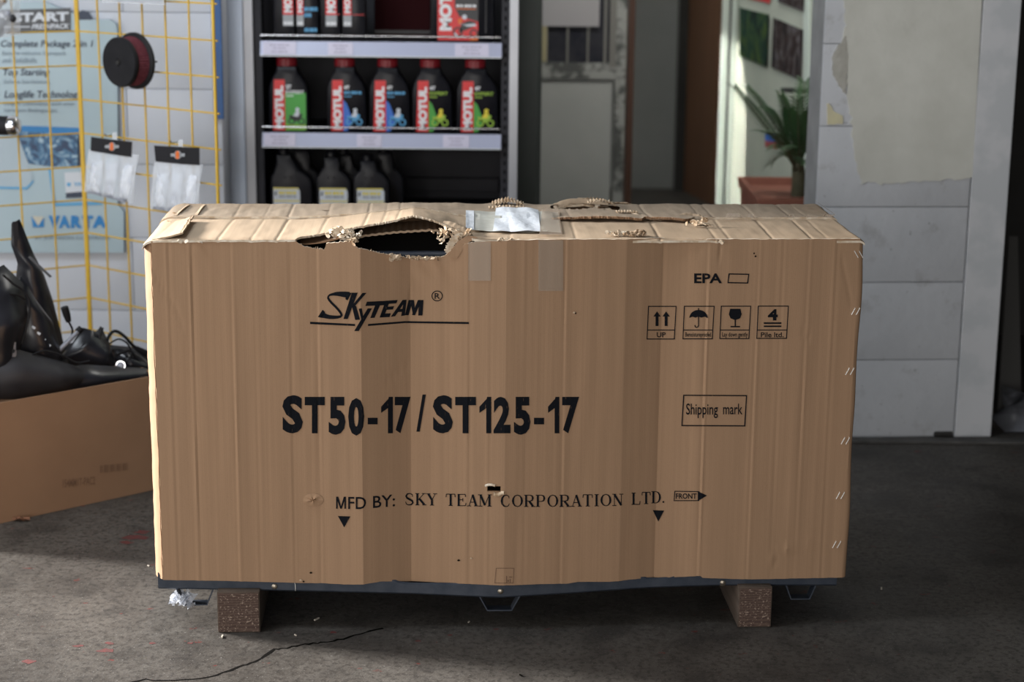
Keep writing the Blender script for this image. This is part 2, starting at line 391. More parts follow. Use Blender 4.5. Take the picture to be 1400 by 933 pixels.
def thick(pts, wd, closed=False):
    """2d polyline -> ribbon quads; wd number or list"""
    n = len(pts); ws = wd if isinstance(wd, (list, tuple)) else [wd] * n; L_ = []; R_ = []
    for i in range(n):
        a = pts[(i - 1) % n] if (closed or i > 0) else pts[i]; b = pts[(i + 1) % n] if (closed or i < n - 1) else pts[i]
        dx, dy = b[0] - a[0], b[1] - a[1]; l = math.hypot(dx, dy) or 1; nx, ny = -dy / l * ws[i] / 2, dx / l * ws[i] / 2
        L_.append((pts[i][0] + nx, pts[i][1] + ny)); R_.append((pts[i][0] - nx, pts[i][1] - ny))
    fs = [(i, (i + 1) % n, n + (i + 1) % n, n + i) for i in range(n if closed else n - 1)]
    return L_ + R_, fs
class Flat:
    """collects 2d print shapes and lays them on a surface"""
    def __init__(s): s.v = []; s.f = []
    def add(s, vf, fs=None):
        vs, ff = vf if fs is None else (vf, fs)
        b = len(s.v); s.v += list(vs); s.f += [tuple(i + b for i in f) for f in ff]; return s
    def poly(s, pts): return s.add((pts, [tuple(range(len(pts)))]))
    def rect(s, x0, y0, x1, y1): return s.poly([(x0, y0), (x1, y0), (x1, y1), (x0, y1)])
    def frame(s, pts, wd):
        cx = sum(p[0] for p in pts) / len(pts); cy = sum(p[1] for p in pts) / len(pts)
        inn = [(p[0] + (wd if p[0] < cx else -wd), p[1] + (wd if p[1] < cy else -wd)) for p in pts]
        return s.add(ringpoly(list(pts), inn))
    def lay(s, name, m, parent, fn, cutx=None, cuty=None):
        me = bpy.data.meshes.new(name); bm = bmesh.new()
        vv = [bm.verts.new((x, y, 0)) for x, y in s.v]
        for f in s.f:
            try: bm.faces.new([vv[i] for i in f])
            except ValueError: pass
        bm.normal_update()
        if cutx or cuty:
            ng = [f for f in bm.faces if len(f.verts) > 4]
            if ng: bmesh.ops.triangulate(bm, faces=ng)
            xs = [v[0] for v in s.v]; ys = [v[1] for v in s.v]
            for c, lo, hi, no in ((cutx, min(xs), max(xs), (1, 0, 0)), (cuty, min(ys), max(ys), (0, 1, 0))):
                if not c: continue
                t = math.ceil(lo / c) * c
                while t < hi:
                    bmesh.ops.bisect_plane(bm, geom=bm.verts[:] + bm.edges[:] + bm.faces[:], plane_co=(no[0] * t, no[1] * t, 0), plane_no=no, dist=1e-5); t += c
        for v in bm.verts: v.co = Vector(fn(v.co.x, v.co.y))
        bm.normal_update(); bm.to_mesh(me); bm.free(); me.materials.append(m)
        o = bpy.data.objects.new(name, me); COL.objects.link(o)
        if parent is not None: o.parent = parent
        return o

# ------------------------------------------------------------------ floor
FX0, FX1, FY0, FY1 = -5.0, 5.0, -5.4, 9.0
fl = MB().boxab((FX0, FY0, -.1), (FX1, FY1, 0)).obj('floor', M_floor); struct(fl)
def floor_ribbon(name, pix, wd, m, z=.0006):
    pts = [tuple(atz(x, y).xy) for x, y in pix]
    o = Flat().add(thick(pts, wd)).lay(name, m, fl, lambda x, y: (x, y, z)); return o
cr = [(60, 951), (100, 946), (150, 940), (200, 930), (240, 932), (285, 927), (325, 913), (350, 905), (375, 888), (392, 886), (418, 882), (440, 879), (470, 874), (500, 866), (530, 857)]
cr2 = []
for i in range(len(cr) - 1):
    for k in range(4):
        t = k / 4; cr2.append((cr[i][0] + (cr[i + 1][0] - cr[i][0]) * t + random.uniform(-1.5, 1.5), cr[i][1] + (cr[i + 1][1] - cr[i][1]) * t + random.uniform(-1.2, 1.2)))
floor_ribbon('floor_crack', cr2, [random.uniform(.004, .009) for _ in cr2], M_crack)
def blob(cx, cy, r, seed):
    rr = random.Random(seed); return [(cx + r * rr.uniform(.5, 1.2) * math.cos(a) * 1.5, cy + r * rr.uniform(.5, 1.2) * math.sin(a)) for a in [2 * math.pi * k / 9 for k in range(9)]]
fr = Flat()
for i, (x, y, r) in enumerate([(185, 735, .022), (195, 728, .016), (172, 742, .012), (146, 890, .014), (150, 880, .008), (107, 884, .008), (208, 880, .006), (455, 865, .007), (330, 848, .006), (678, 861, .006), (615, 869, .005), (571, 877, .005), (40, 905, .012), (950, 864, .006), (260, 880, .006)]):
    p = atz(x, y); fr.poly(blob(p.x, p.y, r, i))
fr.lay('red_paint_spot', M_redpaint, fl, lambda x, y: (x, y, .0004))

# ------------------------------------------------------------------ the crate
YAW = R(3.0); RZ = Matrix.Rotation(YAW, 3, 'Z'); RZI = RZ.inverted()
crate = thing('shipping_crate', 'large battered brown cardboard shipping crate lettered ST50-17/ST125-17', 'crate', (0, 0, 0), YAW)
CL, RL = RZI @ CAM_LOC, None
def Lp(px, py, v=0.0):
    """crate frame (u, w) where the sight line meets the plane at depth v"""
    d = RZI @ ray(px, py); p = CL + d * ((v - CL.y) / d.y); return p.x, p.z
UL, UR = Lp(202, 560)[0], Lp(1170, 560)[0]
HT = Lp(700, 328)[1]; DEP = .47
U = lambda px, py=560: Lp(px, py)[0]
knots = [(U(180), 0), (U(322), -.001), (U(437), -.002), (U(495), -.015), (U(561.5), .017), (U(600), .006), (U(690), -.020), (U(770), -.011), (U(851), -.004), (U(902), .016), (U(962), .001), (U(1030), -.003), (U(1200), 0)]
ku = np.array([k[0] for k in knots]); kv = np.array([k[1] for k in knots])
creases = [(U(232, 450), .0010), (U(267), .0016), (U(322), -.0014), (U(350), .0006), (U(398), .0010), (U(437), -.0014), (U(640), .0011), (U(668), .0007), (U(770), -.0013), (U(716), .0005), (U(962), -.0022), (U(1030), -.0013), (U(1097), -.0017), (U(1060), .0005), (U(905), -.001), (U(1132), .0007)]
def V(u, w_):
    t = max(0, min(1, (w_ - .1) / (HT - .1))); v = float(np.interp(u, ku, kv)) * (1.18 - .22 * t)
    for c, a in creases:
        d = (u - c) / .0028
        if abs(d) < 4: v += a * d * math.exp(-d * d / 2) * (.75 + .7 * noise.noise(Vector((c * 50, w_ * 4, 8))))
    v += .0022 * noise.noise(Vector((u * 5, w_ * 3, 1.3))) + .0007 * noise.noise(Vector((u * 40, w_ * 5, 4)))
    # dent creases
    for (ax, aw, bx, bw, amp) in DENTS:
        px_, pw = bx - ax, bw - aw; L2 = px_ * px_ + pw * pw; t2 = max(0, min(1, ((u - ax) * px_ + (w_ - aw) * pw) / L2))
        dd = math.hypot(u - ax - t2 * px_, w_ - aw - t2 * pw)
        if dd < .012: v += amp * math.exp(-(dd / .0030) ** 2)
    # at both ends settle to the corner plane
    e = min((u - UL) / .03, (UR - u) / .03); return v * max(0, min(1, e))
DENTS = []
for a, b, amp in [((212, 380), (228, 402), .002), ((228, 402), (242, 425), .002), ((242, 425), (250, 445), .0015), ((1148, 745), (1105, 744), -.0022), ((1105, 744), (1075, 750), -.0022), ((1075, 750), (1052, 765), -.002), ((1068, 752), (1056, 775), .0015),
                  ((962, 340), (935, 352), .0015), ((935, 352), (880, 362), .0012), ((985, 335), (983, 355), .002), ((1150, 352), (1165, 420), .0015), ((1097, 455), (1106, 462), .002), ((561, 400), (558, 440), .0015), ((561, 500), (530, 520), .0012)]:
    (au, aw), (bu, bw) = Lp(*a), Lp(*b); DENTS.append((au, aw, bu, bw, amp))
def S(px, py, eps=.0012):
    """pixel -> point on the crate's front skin, in the crate frame"""
    v = 0.0
    for _ in range(3):
        u, w_ = Lp(px, py, v); v = V(u, w_) - eps
    return Vector((u, v, w_))
def Tp(px, py, v): u, w_ = Lp(px, py, v); return Vector((u, v, w_))
def pxw(poly, v=0.0):
    a = [Lp(x, y, v) for x, y in poly]; return np.array([p[0] for p in a]), np.array([p[1] for p in a])
def pxs(poly, h=0.):
    a = []
    for x, y in poly:
        v = 0.
        for _ in range(4): u, w_ = Lp(x, y, v); v = V(u, w_)
        a.append((u, w_))
    return np.array([p[0] for p in a]), np.array([p[1] for p in a])
bot = pxs([(200, 793), (300, 794.5), (410, 797.5), (470, 799.5), (500, 799), (520, 795.5), (561, 795), (620, 798), (690, 801), (740, 799), (775, 798.5), (790, 796), (830, 796), (860, 793), (905, 790.5), (955, 788), (958, 788), (960, 790.5), (1020, 792.5), (1060, 792), (1160, 790)])
top = pxs([(200, 330), (405, 330.5), (409, 333), (415, 337), (430, 340), (444, 341), (446, 333), (478, 330), (483, 337), (500, 341.5), (515, 345.5), (530, 348), (545, 351), (560, 352.5), (590, 352), (606, 351), (614, 345), (622, 339), (632, 336), (648, 331), (700, 328.5), (760, 327.5), (962, 327.3), (964, 331), (966, 327), (1190, 326.5)])
HOLE0, HOLE1 = U(405, 335), U(650, 335)
def topw(u):
    t = float(np.interp(u, *top))
    if HOLE0 < u < HOLE1: t += .0035 * noise.noise(Vector((u * 260, 0, 2))) + .002 * noise.noise(Vector((u * 600, 3, 2)))
    else: t += .0012 * noise.noise(Vector((u * 50, 7, 2)))
    return t
def botw(u): return float(np.interp(u, *bot)) + .0006 * noise.noise(Vector((u * 60, 9, 2)))
# plan of the sleeve: left side, chamfer, front, right side, back
plan = []   # (u, v, nu, nv, isfront)
for k in range(25): plan.append((UL, DEP - .02 - (DEP - .052) * k / 24, -1, 0, 0))
plan += [(UL + .001, .030, -1, -.1, 0), (UL + .003, .023, -.95, -.3, 0), (UL + .010, .013, -.8, -.6, 0), (UL + .0155, .0060, -.7, -.7, 0), (UL + .0175, .0042, -.5, -.86, 0), (UL + .0183, .0070, -.5, -.86, 0)]
us = set(np.round(np.arange(UL + .0195, UR - .010, .0026), 5)) | set(round(float(k[0]), 5) for k in knots[1:-1])
for u in sorted(us):
    if UL + .019 < u < UR - .01: plan.append((u, 0, 0, -1, 1))
for k in range(1, 6):
    a = R(-90 + 18 * k); plan.append((UR - .012 + .012 * math.cos(a), .012 + .012 * math.sin(a), math.cos(a), math.sin(a), 0))
for k in range(1, 25): plan.append((UR, .02 + (DEP - .04) * k / 24, 1, 0, 0))
for k in range(0, 21): plan.append((UR - .01 - (UR - UL - .02) * k / 20, DEP, 0, 1, 0))
NR = 64; TH = .006
bm = bmesh.new(); grid = []; grid_i = []
uh, wh = Lp(674, 669)
for (u, v, nu, nv, fr_) in plan:
    l = math.hypot(nu, nv); nu, nv = nu / l, nv / l; b0, t0 = botw(u), topw(u)
    if not fr_:
        t0 = HT
        if u < UL + .03 and v > 0: t0 = HT - .019 if v > .02 else HT - .015
        if u < UL + .03 and v < .02: t0 = HT - .017 * max(0, 1 - (u - UL) / .020)
        if u > UR - .03: t0 = HT - .006
        b0 = botw(u)
    c1, c2 = [], []
    for j in range(NR + 1):
        w_ = b0 + (t0 - b0) * j / NR; vv = v
        du = 0
        if fr_: vv = V(u, w_)
        elif v < .3 and u < UL + .1: du = .003 * noise.noise(Vector((w_ * 9, 2, 1))) + .0015 * noise.noise(Vector((w_ * 40, v * 30, 1)))
        elif u > UR - .1 and v < .3: du = .004 * noise.noise(Vector((w_ * 6, 5, 1)))
        c1.append(bm.verts.new((u + du, vv, w_))); c2.append(bm.verts.new((u + du - nu * TH, vv - nv * TH, w_)))
    grid.append(c1); grid_i.append(c2)
nP = len(plan)
for i in range(nP):
    k = (i + 1) % nP
    for j in range(NR):
        a = grid[i][j].co; u_, w__ = a.x, a.z
        if plan[i][4] and ((u_ - uh) / .014) ** 2 + ((w__ - wh) / .0080) ** 2 < 1: continue
        bm.faces.new((grid[i][j], grid[k][j], grid[k][j + 1], grid[i][j + 1]))
        f = bm.faces.new((grid_i[i][j + 1], grid_i[k][j + 1], grid_i[k][j], grid_i[i][j])); f.material_index = 1
    for j in (0, NR):
        q = (grid[i][j], grid_i[i][j], grid_i[k][j], grid[k][j]); f = bm.faces.new(q if j == 0 else q[::-1]); f.material_index = 2
me = bpy.data.meshes.new('cardboard_sleeve'); bm.normal_update(); bm.to_mesh(me); bm.free()
for m in (M_card, M_liner, M_scuff): me.materials.append(m)
me.polygons.foreach_set('use_smooth', [True] * len(me.polygons)); me.set_sharp_from_angle(angle=R(24))
sleeve = bpy.data.objects.new('cardboard_sleeve', me); COL.objects.link(sleeve); sleeve.parent = crate

# --- top flaps
VS = .262                                     # where the two top flaps meet
lift_px = [(200, 0), (400, .001), (440, .006), (470, .013), (500, .022), (530, .030), (565, .043), (585, .036), (605, .026), (628, .012), (645, .004), (665, 0), (1200, 0)]
lu = np.array([U(p[0], 320) for p in lift_px]); lw = np.array([p[1] for p in lift_px])
def lift(u): return float(np.interp(u, lu, lw))
vfp = [(404, .0), (412, .018), (440, .040), (455, .045), (470, .045), (500, .05), (565, .055), (600, .05), (625, .03), (648, .0)]
vfu = np.array([U(p[0], 322) for p in vfp]); vfv = np.array([p[1] for p in vfp])
def vfront(u):
    e = float(np.interp(u, vfu, vfv, left=0, right=0))
    if e > .002: e += .004 * noise.noise(Vector((u * 240, 1, 8))) + .0025 * noise.noise(Vector((u * 700, 1, 8)))
    return e
def roll(u):    # the top rolls over into the left end
    d = (UL + .035 - u) / .035; e = (u - (UR - .012)) / .012
    s = 0
    if d > 0: s -= .020 * (1 - math.sqrt(max(0, 1 - min(1, d) ** 2)))
    if e > 0: s -= .006 * e * e
    return s
def W(u, v):
    w_ = HT + .0015 + roll(u) + .0018 * noise.noise(Vector((u * 9, v * 9, 3))) + .0008 * noise.noise(Vector((u * 45, v * 20, 3)))
    l = lift(u)
    if l > 0: w_ += l * max(0, 1 - .42 * max(0, v - .05) / .21)
    for c, a in topcr:
        d = (u - c - .03 * (v - .1)) / .0022
        if abs(d) < 4: w_ -= a * .6 * math.exp(-d * d / 2)
    if v < .008: w_ -= .0025 * (1 - v / .008)
    return w_
topcr = [(U(x, 320), a) for x, a in [(300, .002), (345, .0015), (380, .003), (437, .002), (497, .003), (523, .002), (543, .0025), (790, .002), (905, .003), (982, .002), (1000, .002), (1060, .003), (1113, .003), (1135, .0015), (700, .0015)]]
bm = bmesh.new()
cu = np.linspace(UL, UR, 560); nv_ = 22; g1, g2 = [], []
for u in cu:
    v0 = vfront(u) - (.0015 if vfront(u) < .001 else 0)
    if abs(u - UL) < .03: v0 = .004 * (1 - (u - UL) / .03) + v0
    a, b = [], []
    for j in range(nv_ + 1):
        v = v0 + (VS + .02 - v0) * (j / nv_) ** 1.25
        w_ = W(u, v)
        a.append(bm.verts.new((u, v, w_))); b.append(bm.verts.new((u, v, w_ - .0045)))
    g1.append(a); g2.append(b)
for i in range(len(cu) - 1):
    for j in range(nv_):
        bm.faces.new((g1[i][j], g1[i + 1][j], g1[i + 1][j + 1], g1[i][j + 1]))
        f = bm.faces.new((g2[i][j + 1], g2[i + 1][j + 1], g2[i + 1][j], g2[i][j])); f.material_index = 1
    f = bm.faces.new((g1[i][0], g2[i][0], g2[i + 1][0], g1[i + 1][0])); f.material_index = 2
    bm.faces.new((g1[i][-1], g1[i + 1][-1], g2[i + 1][-1], g2[i][-1]))
def finish(bm, name, mats, ang=40):
    me = bpy.data.meshes.new(name); bm.normal_update(); bm.to_mesh(me); bm.free()
    for m in mats: me.materials.append(m)
    me.polygons.foreach_set('use_smooth', [True] * len(me.polygons)); me.set_sharp_from_angle(angle=R(ang))
    o = bpy.data.objects.new(name, me); COL.objects.link(o); o.parent = crate; return o
plab(finish(bm, 'top_flap', (M_cardtop, M_liner, M_scuff)), 'front top flap bowed up over a torn hole')

# rear flap, lying a little higher, with torn front edge and holes
rf = [(200, .262), (430, .262), (560, .272), (640, .266), (760, .258), (768, .235), (850, .222), (895, .216), (900, .235), (955, .205), (962, .215), (975, .262), (1200, .262)]
rfu = np.array([U(p[0], 300) for p in rf]); rfv = np.array([p[1] for p in rf])
rl = [(200, 0), (755, .0), (790, .006), (850, .010), (895, .006), (905, .008), (940, .008), (965, .003), (985, 0), (1200, 0)]
rlu = np.array([U(p[0], 300) for p in rl]); rlw = np.array([p[1] for p in rl])
tornL, tornR = U(762, 300), U(965, 300)
holes = [(U(806, 285), .395, .050, .040), (U(858, 285), .375, .026, .028), (U(708, 285), .44, .036, .022), (U(433, 287), .34, .010, .006), (U(1001, 280), .45, .008, .006)]
def WR(u, v):
    w_ = HT + .0065 + roll(u) + .002 * noise.noise(Vector((u * 8, v * 8, 13))) + .0012 * noise.noise(Vector((u * 50, v * 26, 13)))
    l = lift(u)
    if l > 0: w_ += l * .50 * max(0, 1 - max(0, v - .26) / .22)
    w_ += float(np.interp(u, rlu, rlw)) * max(0, 1 - (v - .2) / .14)
    for c, a in topcr:
        d = (u - c - .004) / .0022
        if abs(d) < 4: w_ -= a * .5 * math.exp(-d * d / 2)
    for hu, hv, ru, rv in holes[:3]:
        d = math.hypot((u - hu) / ru, (v - hv) / rv)
        if d < 1.7: w_ += .006 * (1.7 - d) * (1 if v > hv else .3)
    if v > DEP - .02: w_ -= .012 * ((v - DEP + .02) / .02) ** 2
    return w_ + .003 * max(0, noise.noise(Vector((u * 14, 3, 1)))) * (1 if v > .4 else 0)
bm = bmesh.new(); cu = np.linspace(UL, UR, 620); nv_ = 26; g1, g2 = [], []
for u in cu:
    v0 = float(np.interp(u, rfu, rfv))
    if tornL < u < tornR: v0 += .005 * noise.noise(Vector((u * 150, 1, 5))) + .003 * noise.noise(Vector((u * 500, 1, 5)))
    a, b = [], []
    for j in range(nv_ + 1):
        v = v0 + (DEP - v0) * j / nv_; w_ = WR(u, v)
        a.append(bm.verts.new((u, v, w_))); b.append(bm.verts.new((u, v, w_ - .0055)))
    g1.append(a); g2.append(b)
for i in range(len(cu) - 1):
    for j in range(nv_):
        c = g1[i][j].co
        if any(((c.x - h[0]) / h[2]) ** 2 + ((c.y - h[1]) / h[3]) ** 2 < 1 + .5 * noise.noise(Vector((c.x * 80, c.y * 80, 1))) for h in holes): continue
        bm.faces.new((g1[i][j], g1[i + 1][j], g1[i + 1][j + 1], g1[i][j + 1]))
        f = bm.faces.new((g2[i][j + 1], g2[i + 1][j + 1], g2[i + 1][j], g2[i][j])); f.material_index = 1
    f = bm.faces.new((g1[i][0], g2[i][0], g2[i + 1][0], g1[i + 1][0])); f.material_index = 2 if not (tornL < g1[i][0].co.x < tornR) else 1
    bm.faces.new((g1[i][-1], g1[i + 1][-1], g2[i + 1][-1], g2[i][-1]))
plab(finish(bm, 'top_flap', (M_cardrear, M_liner, M_scuff)), 'rear top flap with torn front edge and holes')

# fluting: a real wavy ribbon between the liners
def fluting(pts, dn, di, width=.008, amp=.0022, wl=.0062, jag=.003, name='corrugated_edge', m=None, th=None):
    """pts path, dn thickness direction, di direction into the board"""
    m = m or M_flute; P = [Vector(p) for p in pts]; dn = Vector(dn).normalized(); di = Vector(di).normalized()
    L = [0]
    for i in range(1, len(P)): L.append(L[-1] + (P[i] - P[i - 1]).length)
    n = max(8, int(L[-1] / (wl / 6))); vs = []; fs = []
    for i in range(n + 1):
        s = L[-1] * i / n; k = max(j for j in range(len(L)) if L[j] <= s + 1e-9); k = min(k, len(P) - 2)
        p = P[k].lerp(P[k + 1], (s - L[k]) / max(1e-9, L[k + 1] - L[k]))
        o_ = dn * (amp * math.sin(2 * math.pi * s / wl)); r = jag * noise.noise(Vector((s * 300, 2, 1)))
        vs += [p + o_ + di * r, p + o_ + di * (width + r)]
    for i in range(n): fs.append((2 * i, 2 * i + 2, 2 * i + 3, 2 * i + 1))
    return MB().add(vs, fs).obj(name, m, crate, recalc=False)
def frange(a, b, n): return [a + (b - a) * i / n for i in range(n + 1)]
# hole's lower lip, seen from above: flutes stand upright
for a, b in ((411, 445), (484, 612)):
    pts = [(u, V(u, HT) + .004, topw(u) - .001) for u in frange(U(a, 340), U(b, 345), 60)]
    fluting(pts, (0, 1, 0), (0, 0, -1), .008, .0028, .0058, .004, m=M_torn)
    fluting([(p[0], p[1] + .004, p[2] + .0005) for p in pts], (0, 1, 0), (0, 0, -1), .008, .0028, .0058, .004)
# hole's upper lips
for a, b in ((411, 470), (486, 632)):
    pts = [(u, vfront(u) - .0012, W(u, vfront(u)) - .0035) for u in frange(U(a, 322), U(b, 322), 60)]
    fluting(pts, (0, 0, 1), (0, 1, 0), .012, .0026, .0056, .003, m=M_torn)
# torn front edge of the rear flap
for a, b in ((768, 896), (899, 962)):
    pts = [(u, float(np.interp(u, rfu, rfv)) - .002, WR(u, float(np.interp(u, rfu, rfv))) - .0035) for u in frange(U(a, 304), U(b, 304), 60)]
    fluting(pts, (0, 0, 1), (0, 1, 0), .02, .0030, .0060, .002)
# exposed corrugation ridges behind the paper and over the holes
def ribs(px0, px1, v0, v1, h, n, m=M_torn, name='exposed_corrugation', tilt=0):
    mb = MB(); u0, u1 = U(px0, 285), U(px1, 285)
    def fn(a, b):
        u = u0 + (u1 - u0) * a; v = v0 + (v1 - v0) * b
        return (u + .002 * noise.noise(Vector((u * 90, v * 90, 1))), v, WR(u, v) + .002 + .0022 * math.sin(a * n * 2 * math.pi) + tilt * b + h * math.sin(math.pi * a) + .002 * noise.noise(Vector((u * 200, v * 100, 1))))
    mb.sheet(fn, n * 6, 6, .0012); return mb.obj(name, m, crate, smooth=50)
ribs(678, 735, .375, .40, .002, 11); ribs(684, 732, .425, .455, .005, 10)
ribs(828, 870, .405, .43, .009, 9, tilt=.004); ribs(812, 866, .448, .462, .013, 10, m=M_flute)
ribs(864, 898, .30, .325, .003, 8)
# curled torn strips
def strip(pts, wdir, width, m, name='torn_strip', th=.002, nu=24, jag=.004, curl=0):
    P = [Vector(p) for p in pts]; wdir = Vector(wdir)
    def fn(a, b):
        x = a * (len(P) - 1); k = min(int(x), len(P) - 2); p = P[k].lerp(P[k + 1], x - k)
        j = jag * noise.noise(Vector((a * 22, b * 3, width * 100)))
        return p + wdir * (width * (b - .0) + j) + Vector((0, 0, curl * math.sin(b * math.pi))) + Vector((0, 0, .002 * noise.noise(Vector((a * 9, b * 4, 7)))))
    return MB().sheet(fn, nu, 6, th).obj(name, m, crate, smooth=60)
def Tq(px, py, v, up=0): p = Tp(px, py, v); p.z += up; return p
strip([Tq(757, 287, .42), Tq(775, 281, .43), Tq(795, 278.5, .44), Tq(815, 281, .44), Tq(832, 286, .43)], (0, .5, .3), .035, M_cardtop, curl=.006)
strip([Tq(757, 289, .40), Tq(775, 284, .41), Tq(800, 282, .42), Tq(822, 287, .42), Tq(845, 292, .40)], (0, .25, .2), .018, M_torn, curl=.003)
strip([Tq(800, 279, .45), Tq(830, 277, .45), Tq(858, 278, .45), Tq(868, 282, .45)], (.1, .6, -.2), .02, M_flute, curl=.003)
strip([Tq(818, 288, .40), Tq(828, 286, .39), Tq(838, 291, .385), Tq(842, 295, .38)], (.4, .3, .1), .02, M_torn)
strip([Tq(862, 292, .30), Tq(875, 296, .27), Tq(888, 300, .25), Tq(905, 301, .24)], (.2, .6, .1), .02, M_torn, jag=.008)
strip([Tq(929, 297, .27), Tq(945, 295, .28), Tq(958, 298, .27), Tq(962, 303, .24)], (.1, .8, .1), .022, M_cardtop, curl=.004)
strip([Tq(944, 304, .2), Tq(955, 303, .2), Tq(970, 307, .19)], (.2, -.7, -.1), .03, M_torn, jag=.01)
# shredded bridge between the two holes and the ragged right lip
def shred(cx, cy, v, rx, ry, n, seed, m=M_torn, name='shredded_paper'):
    rr = random.Random(seed); mb = MB()
    for i in range(n):
        c = Tp(cx + rr.gauss(0, rx), cy + rr.gauss(0, ry), v + rr.uniform(-.012, .012)); s = rr.uniform(.0025, .0075)
        M_ = Matrix.Rotation(rr.uniform(0, 6.28), 3, 'Z') @ Matrix.Rotation(rr.uniform(-1, 1), 3, 'X') @ Matrix.Rotation(rr.uniform(-1, 1), 3, 'Y')
        k = rr.uniform(.2, .8)
        mb.sheet(lambda a, b: c + M_ @ Vector(((a - .5) * 2 * s, (b - .5) * 1.5 * s * (1 - .4 * abs(a - .5)), k * s * math.sin(a * 3.5 + b * 2))), 4, 3, .0008)
    o = mb.obj(name, m, crate, smooth=60); o['kind'] = 'stuff'; return o
shred(474, 321, .025, 9, 3.2, 46, 1, M_scuff); shred(462, 317, .04, 6, 2.2, 18, 5, M_scuff); shred(482, 329, .006, 3, 2.2, 14, 8)
shred(608, 318, .022, 4.5, 3.2, 26, 2); shred(632, 322, .01, 5, 3.5, 22, 3); shred(603, 325, .012, 2.5, 4.5, 10, 11, M_scuff)
shred(862, 320, .035, 8, 2.0, 34, 4); shred(872, 318, .03, 5, 1.8, 14, 12, M_flute); shred(842, 319, .04, 7, 1.2, 12, 13, M_scuff)
shred(540, 352, -.004, 4, 1.6, 14, 6); shred(580, 353, -.003, 12, .9, 16, 7); shred(242, 297, .30, 5, 2, 12, 9, M_cardtop); shred(235, 306, .22, 4, 2, 10, 10, M_flute)
shred(357, 319, .10, 1.6, 1.6, 5, 14, M_torn, 'wood_splinter'); shred(950, 305, .16, 6, 1.6, 12, 15)
shred(268, 330, .0, 18, .4, 12, 21, M_scuff); shred(690, 329.5, .0, 16, .7, 18, 22, M_scuff); shred(985, 330, 0, 3, 1.5, 6, 23, M_scuff)
# bent sheets round the right end of the hole
strip([Tq(604, 308, .05), Tq(622, 312, .04), Tq(634, 318, .03), Tq(641, 326, .012)], (.3, .8, .1), .03, M_cardtop, curl=.006, jag=.003)
strip([Tq(612, 350, .0), Tq(618, 340, -.001), Tq(626, 330, .0), Tq(640, 322, .006)], (1, -.05, -.25), .02, M_card, jag=.003)
strip([Tq(608, 345, .004), Tq(610, 335, .004), Tq(616, 326, .006), Tq(626, 318, .012)], (1, .1, -.2), .016, M_scuff, jag=.005)
# the second layer under the front flap
def fn(a, b):
    px = 472 + (612 - 472) * a; py = np.interp(px, [472, 500, 540, 590, 612], [327, 321, 316.5, 313.5, 316]) + .5 * math.sin(a * 90)
    p = Tp(px, float(py), .075); p.y += b * .16; p.z -= b * .006; return p
plab(MB().sheet(fn, 80, 6, .0045).obj('inner_flap', (M_cardtop), crate, smooth=40), 'second cardboard layer showing inside the hole')
pts = [fn(a, 0) + Vector((0, -.001, -.002)) for a in frange(0, 1, 40)]
fluting(pts, (0, 0, 1), (0, 1, 0), .01, .0024, .0056, .002, m=M_torn)
def fn(a, b):
    px = 409 + (474 - 409) * a; p = Tp(px, 333.5 - 12 * a + 3 * math.sin(3 * a), .03); p.y += b * .1; p.z += b * .004; return p
MB().sheet(fn, 30, 5, .003).obj('inner_flap', M_liner, crate, smooth=40)
MB().boxab((UL + .05, .035, HT - .30), (UR - .05, DEP - .05, HT - .045), .01).obj('added_dark_block', M_black, crate)  # black block added inside so the torn hole looks dark
# bar of the steel cage inside
a, b = Tp(500, 346.5, .035), Tp(640, 347, .035)
MB().box(((a.x + b.x) / 2, .045, a.z - .008), (b.x - a.x + .6, .02, .02), None, .002).obj('inner_steel_bar', M_steel, crate)

# folded corner piece at the left of the top
def fn(a, b):
    # a: 0 left .. 1 right free edge;  b: 0 front .. 1 rear
    fx = 208 + (250 - 208) * a; rx = 236 + (265 - 236) * a
    f = Tp(fx, 331 - 1.5 * a - (3.5 * (1 - a)), .0 + .004); r = Tp(rx, 304 - 2.5 * a, .22)
    p = f.lerp(r, b); base = W(p.x, p.y) + .001
    p.z = max(base, p.z) if a < .2 else base + .013 * a ** 1.5
    p.x += .003 * noise.noise(Vector((b * 9, a, 3))) * (a > .8); p.y += .004 * noise.noise(Vector((a * 12, b, 5))) * (b < .1); return p
plab(MB().sheet(fn, 14, 20, .0035).obj('folded_corner_flap', M_cardtop, crate, smooth=50), 'raised cream corner piece of the top flap')
pts = [fn(1, b) + Vector((.0005, 0, -.0018)) for b in frange(0, 1, 30)]
fluting(pts, (0, 0, 1), (-1, 0, 0), .006, .0016, .009, .001)
for (q0, q1) in (((256, 283), (238, 300)), ((277, 282), (266, 300))):
    a, b = Tp(q0[0], q0[1], .43), Tp(q1[0], q1[1], .27); mb = MB()
    mb.sheet(lambda s, t: (lambda u, v: Vector((u, v, WR(u, v) + .001 + .0035 * t * math.sin(s * math.pi))))(a.x + (b.x - a.x) * s + .007 * t, a.y + (b.y - a.y) * s), 14, 2, .002)
    mb.obj('lifted_crease', M_cardtop, crate, smooth=50)

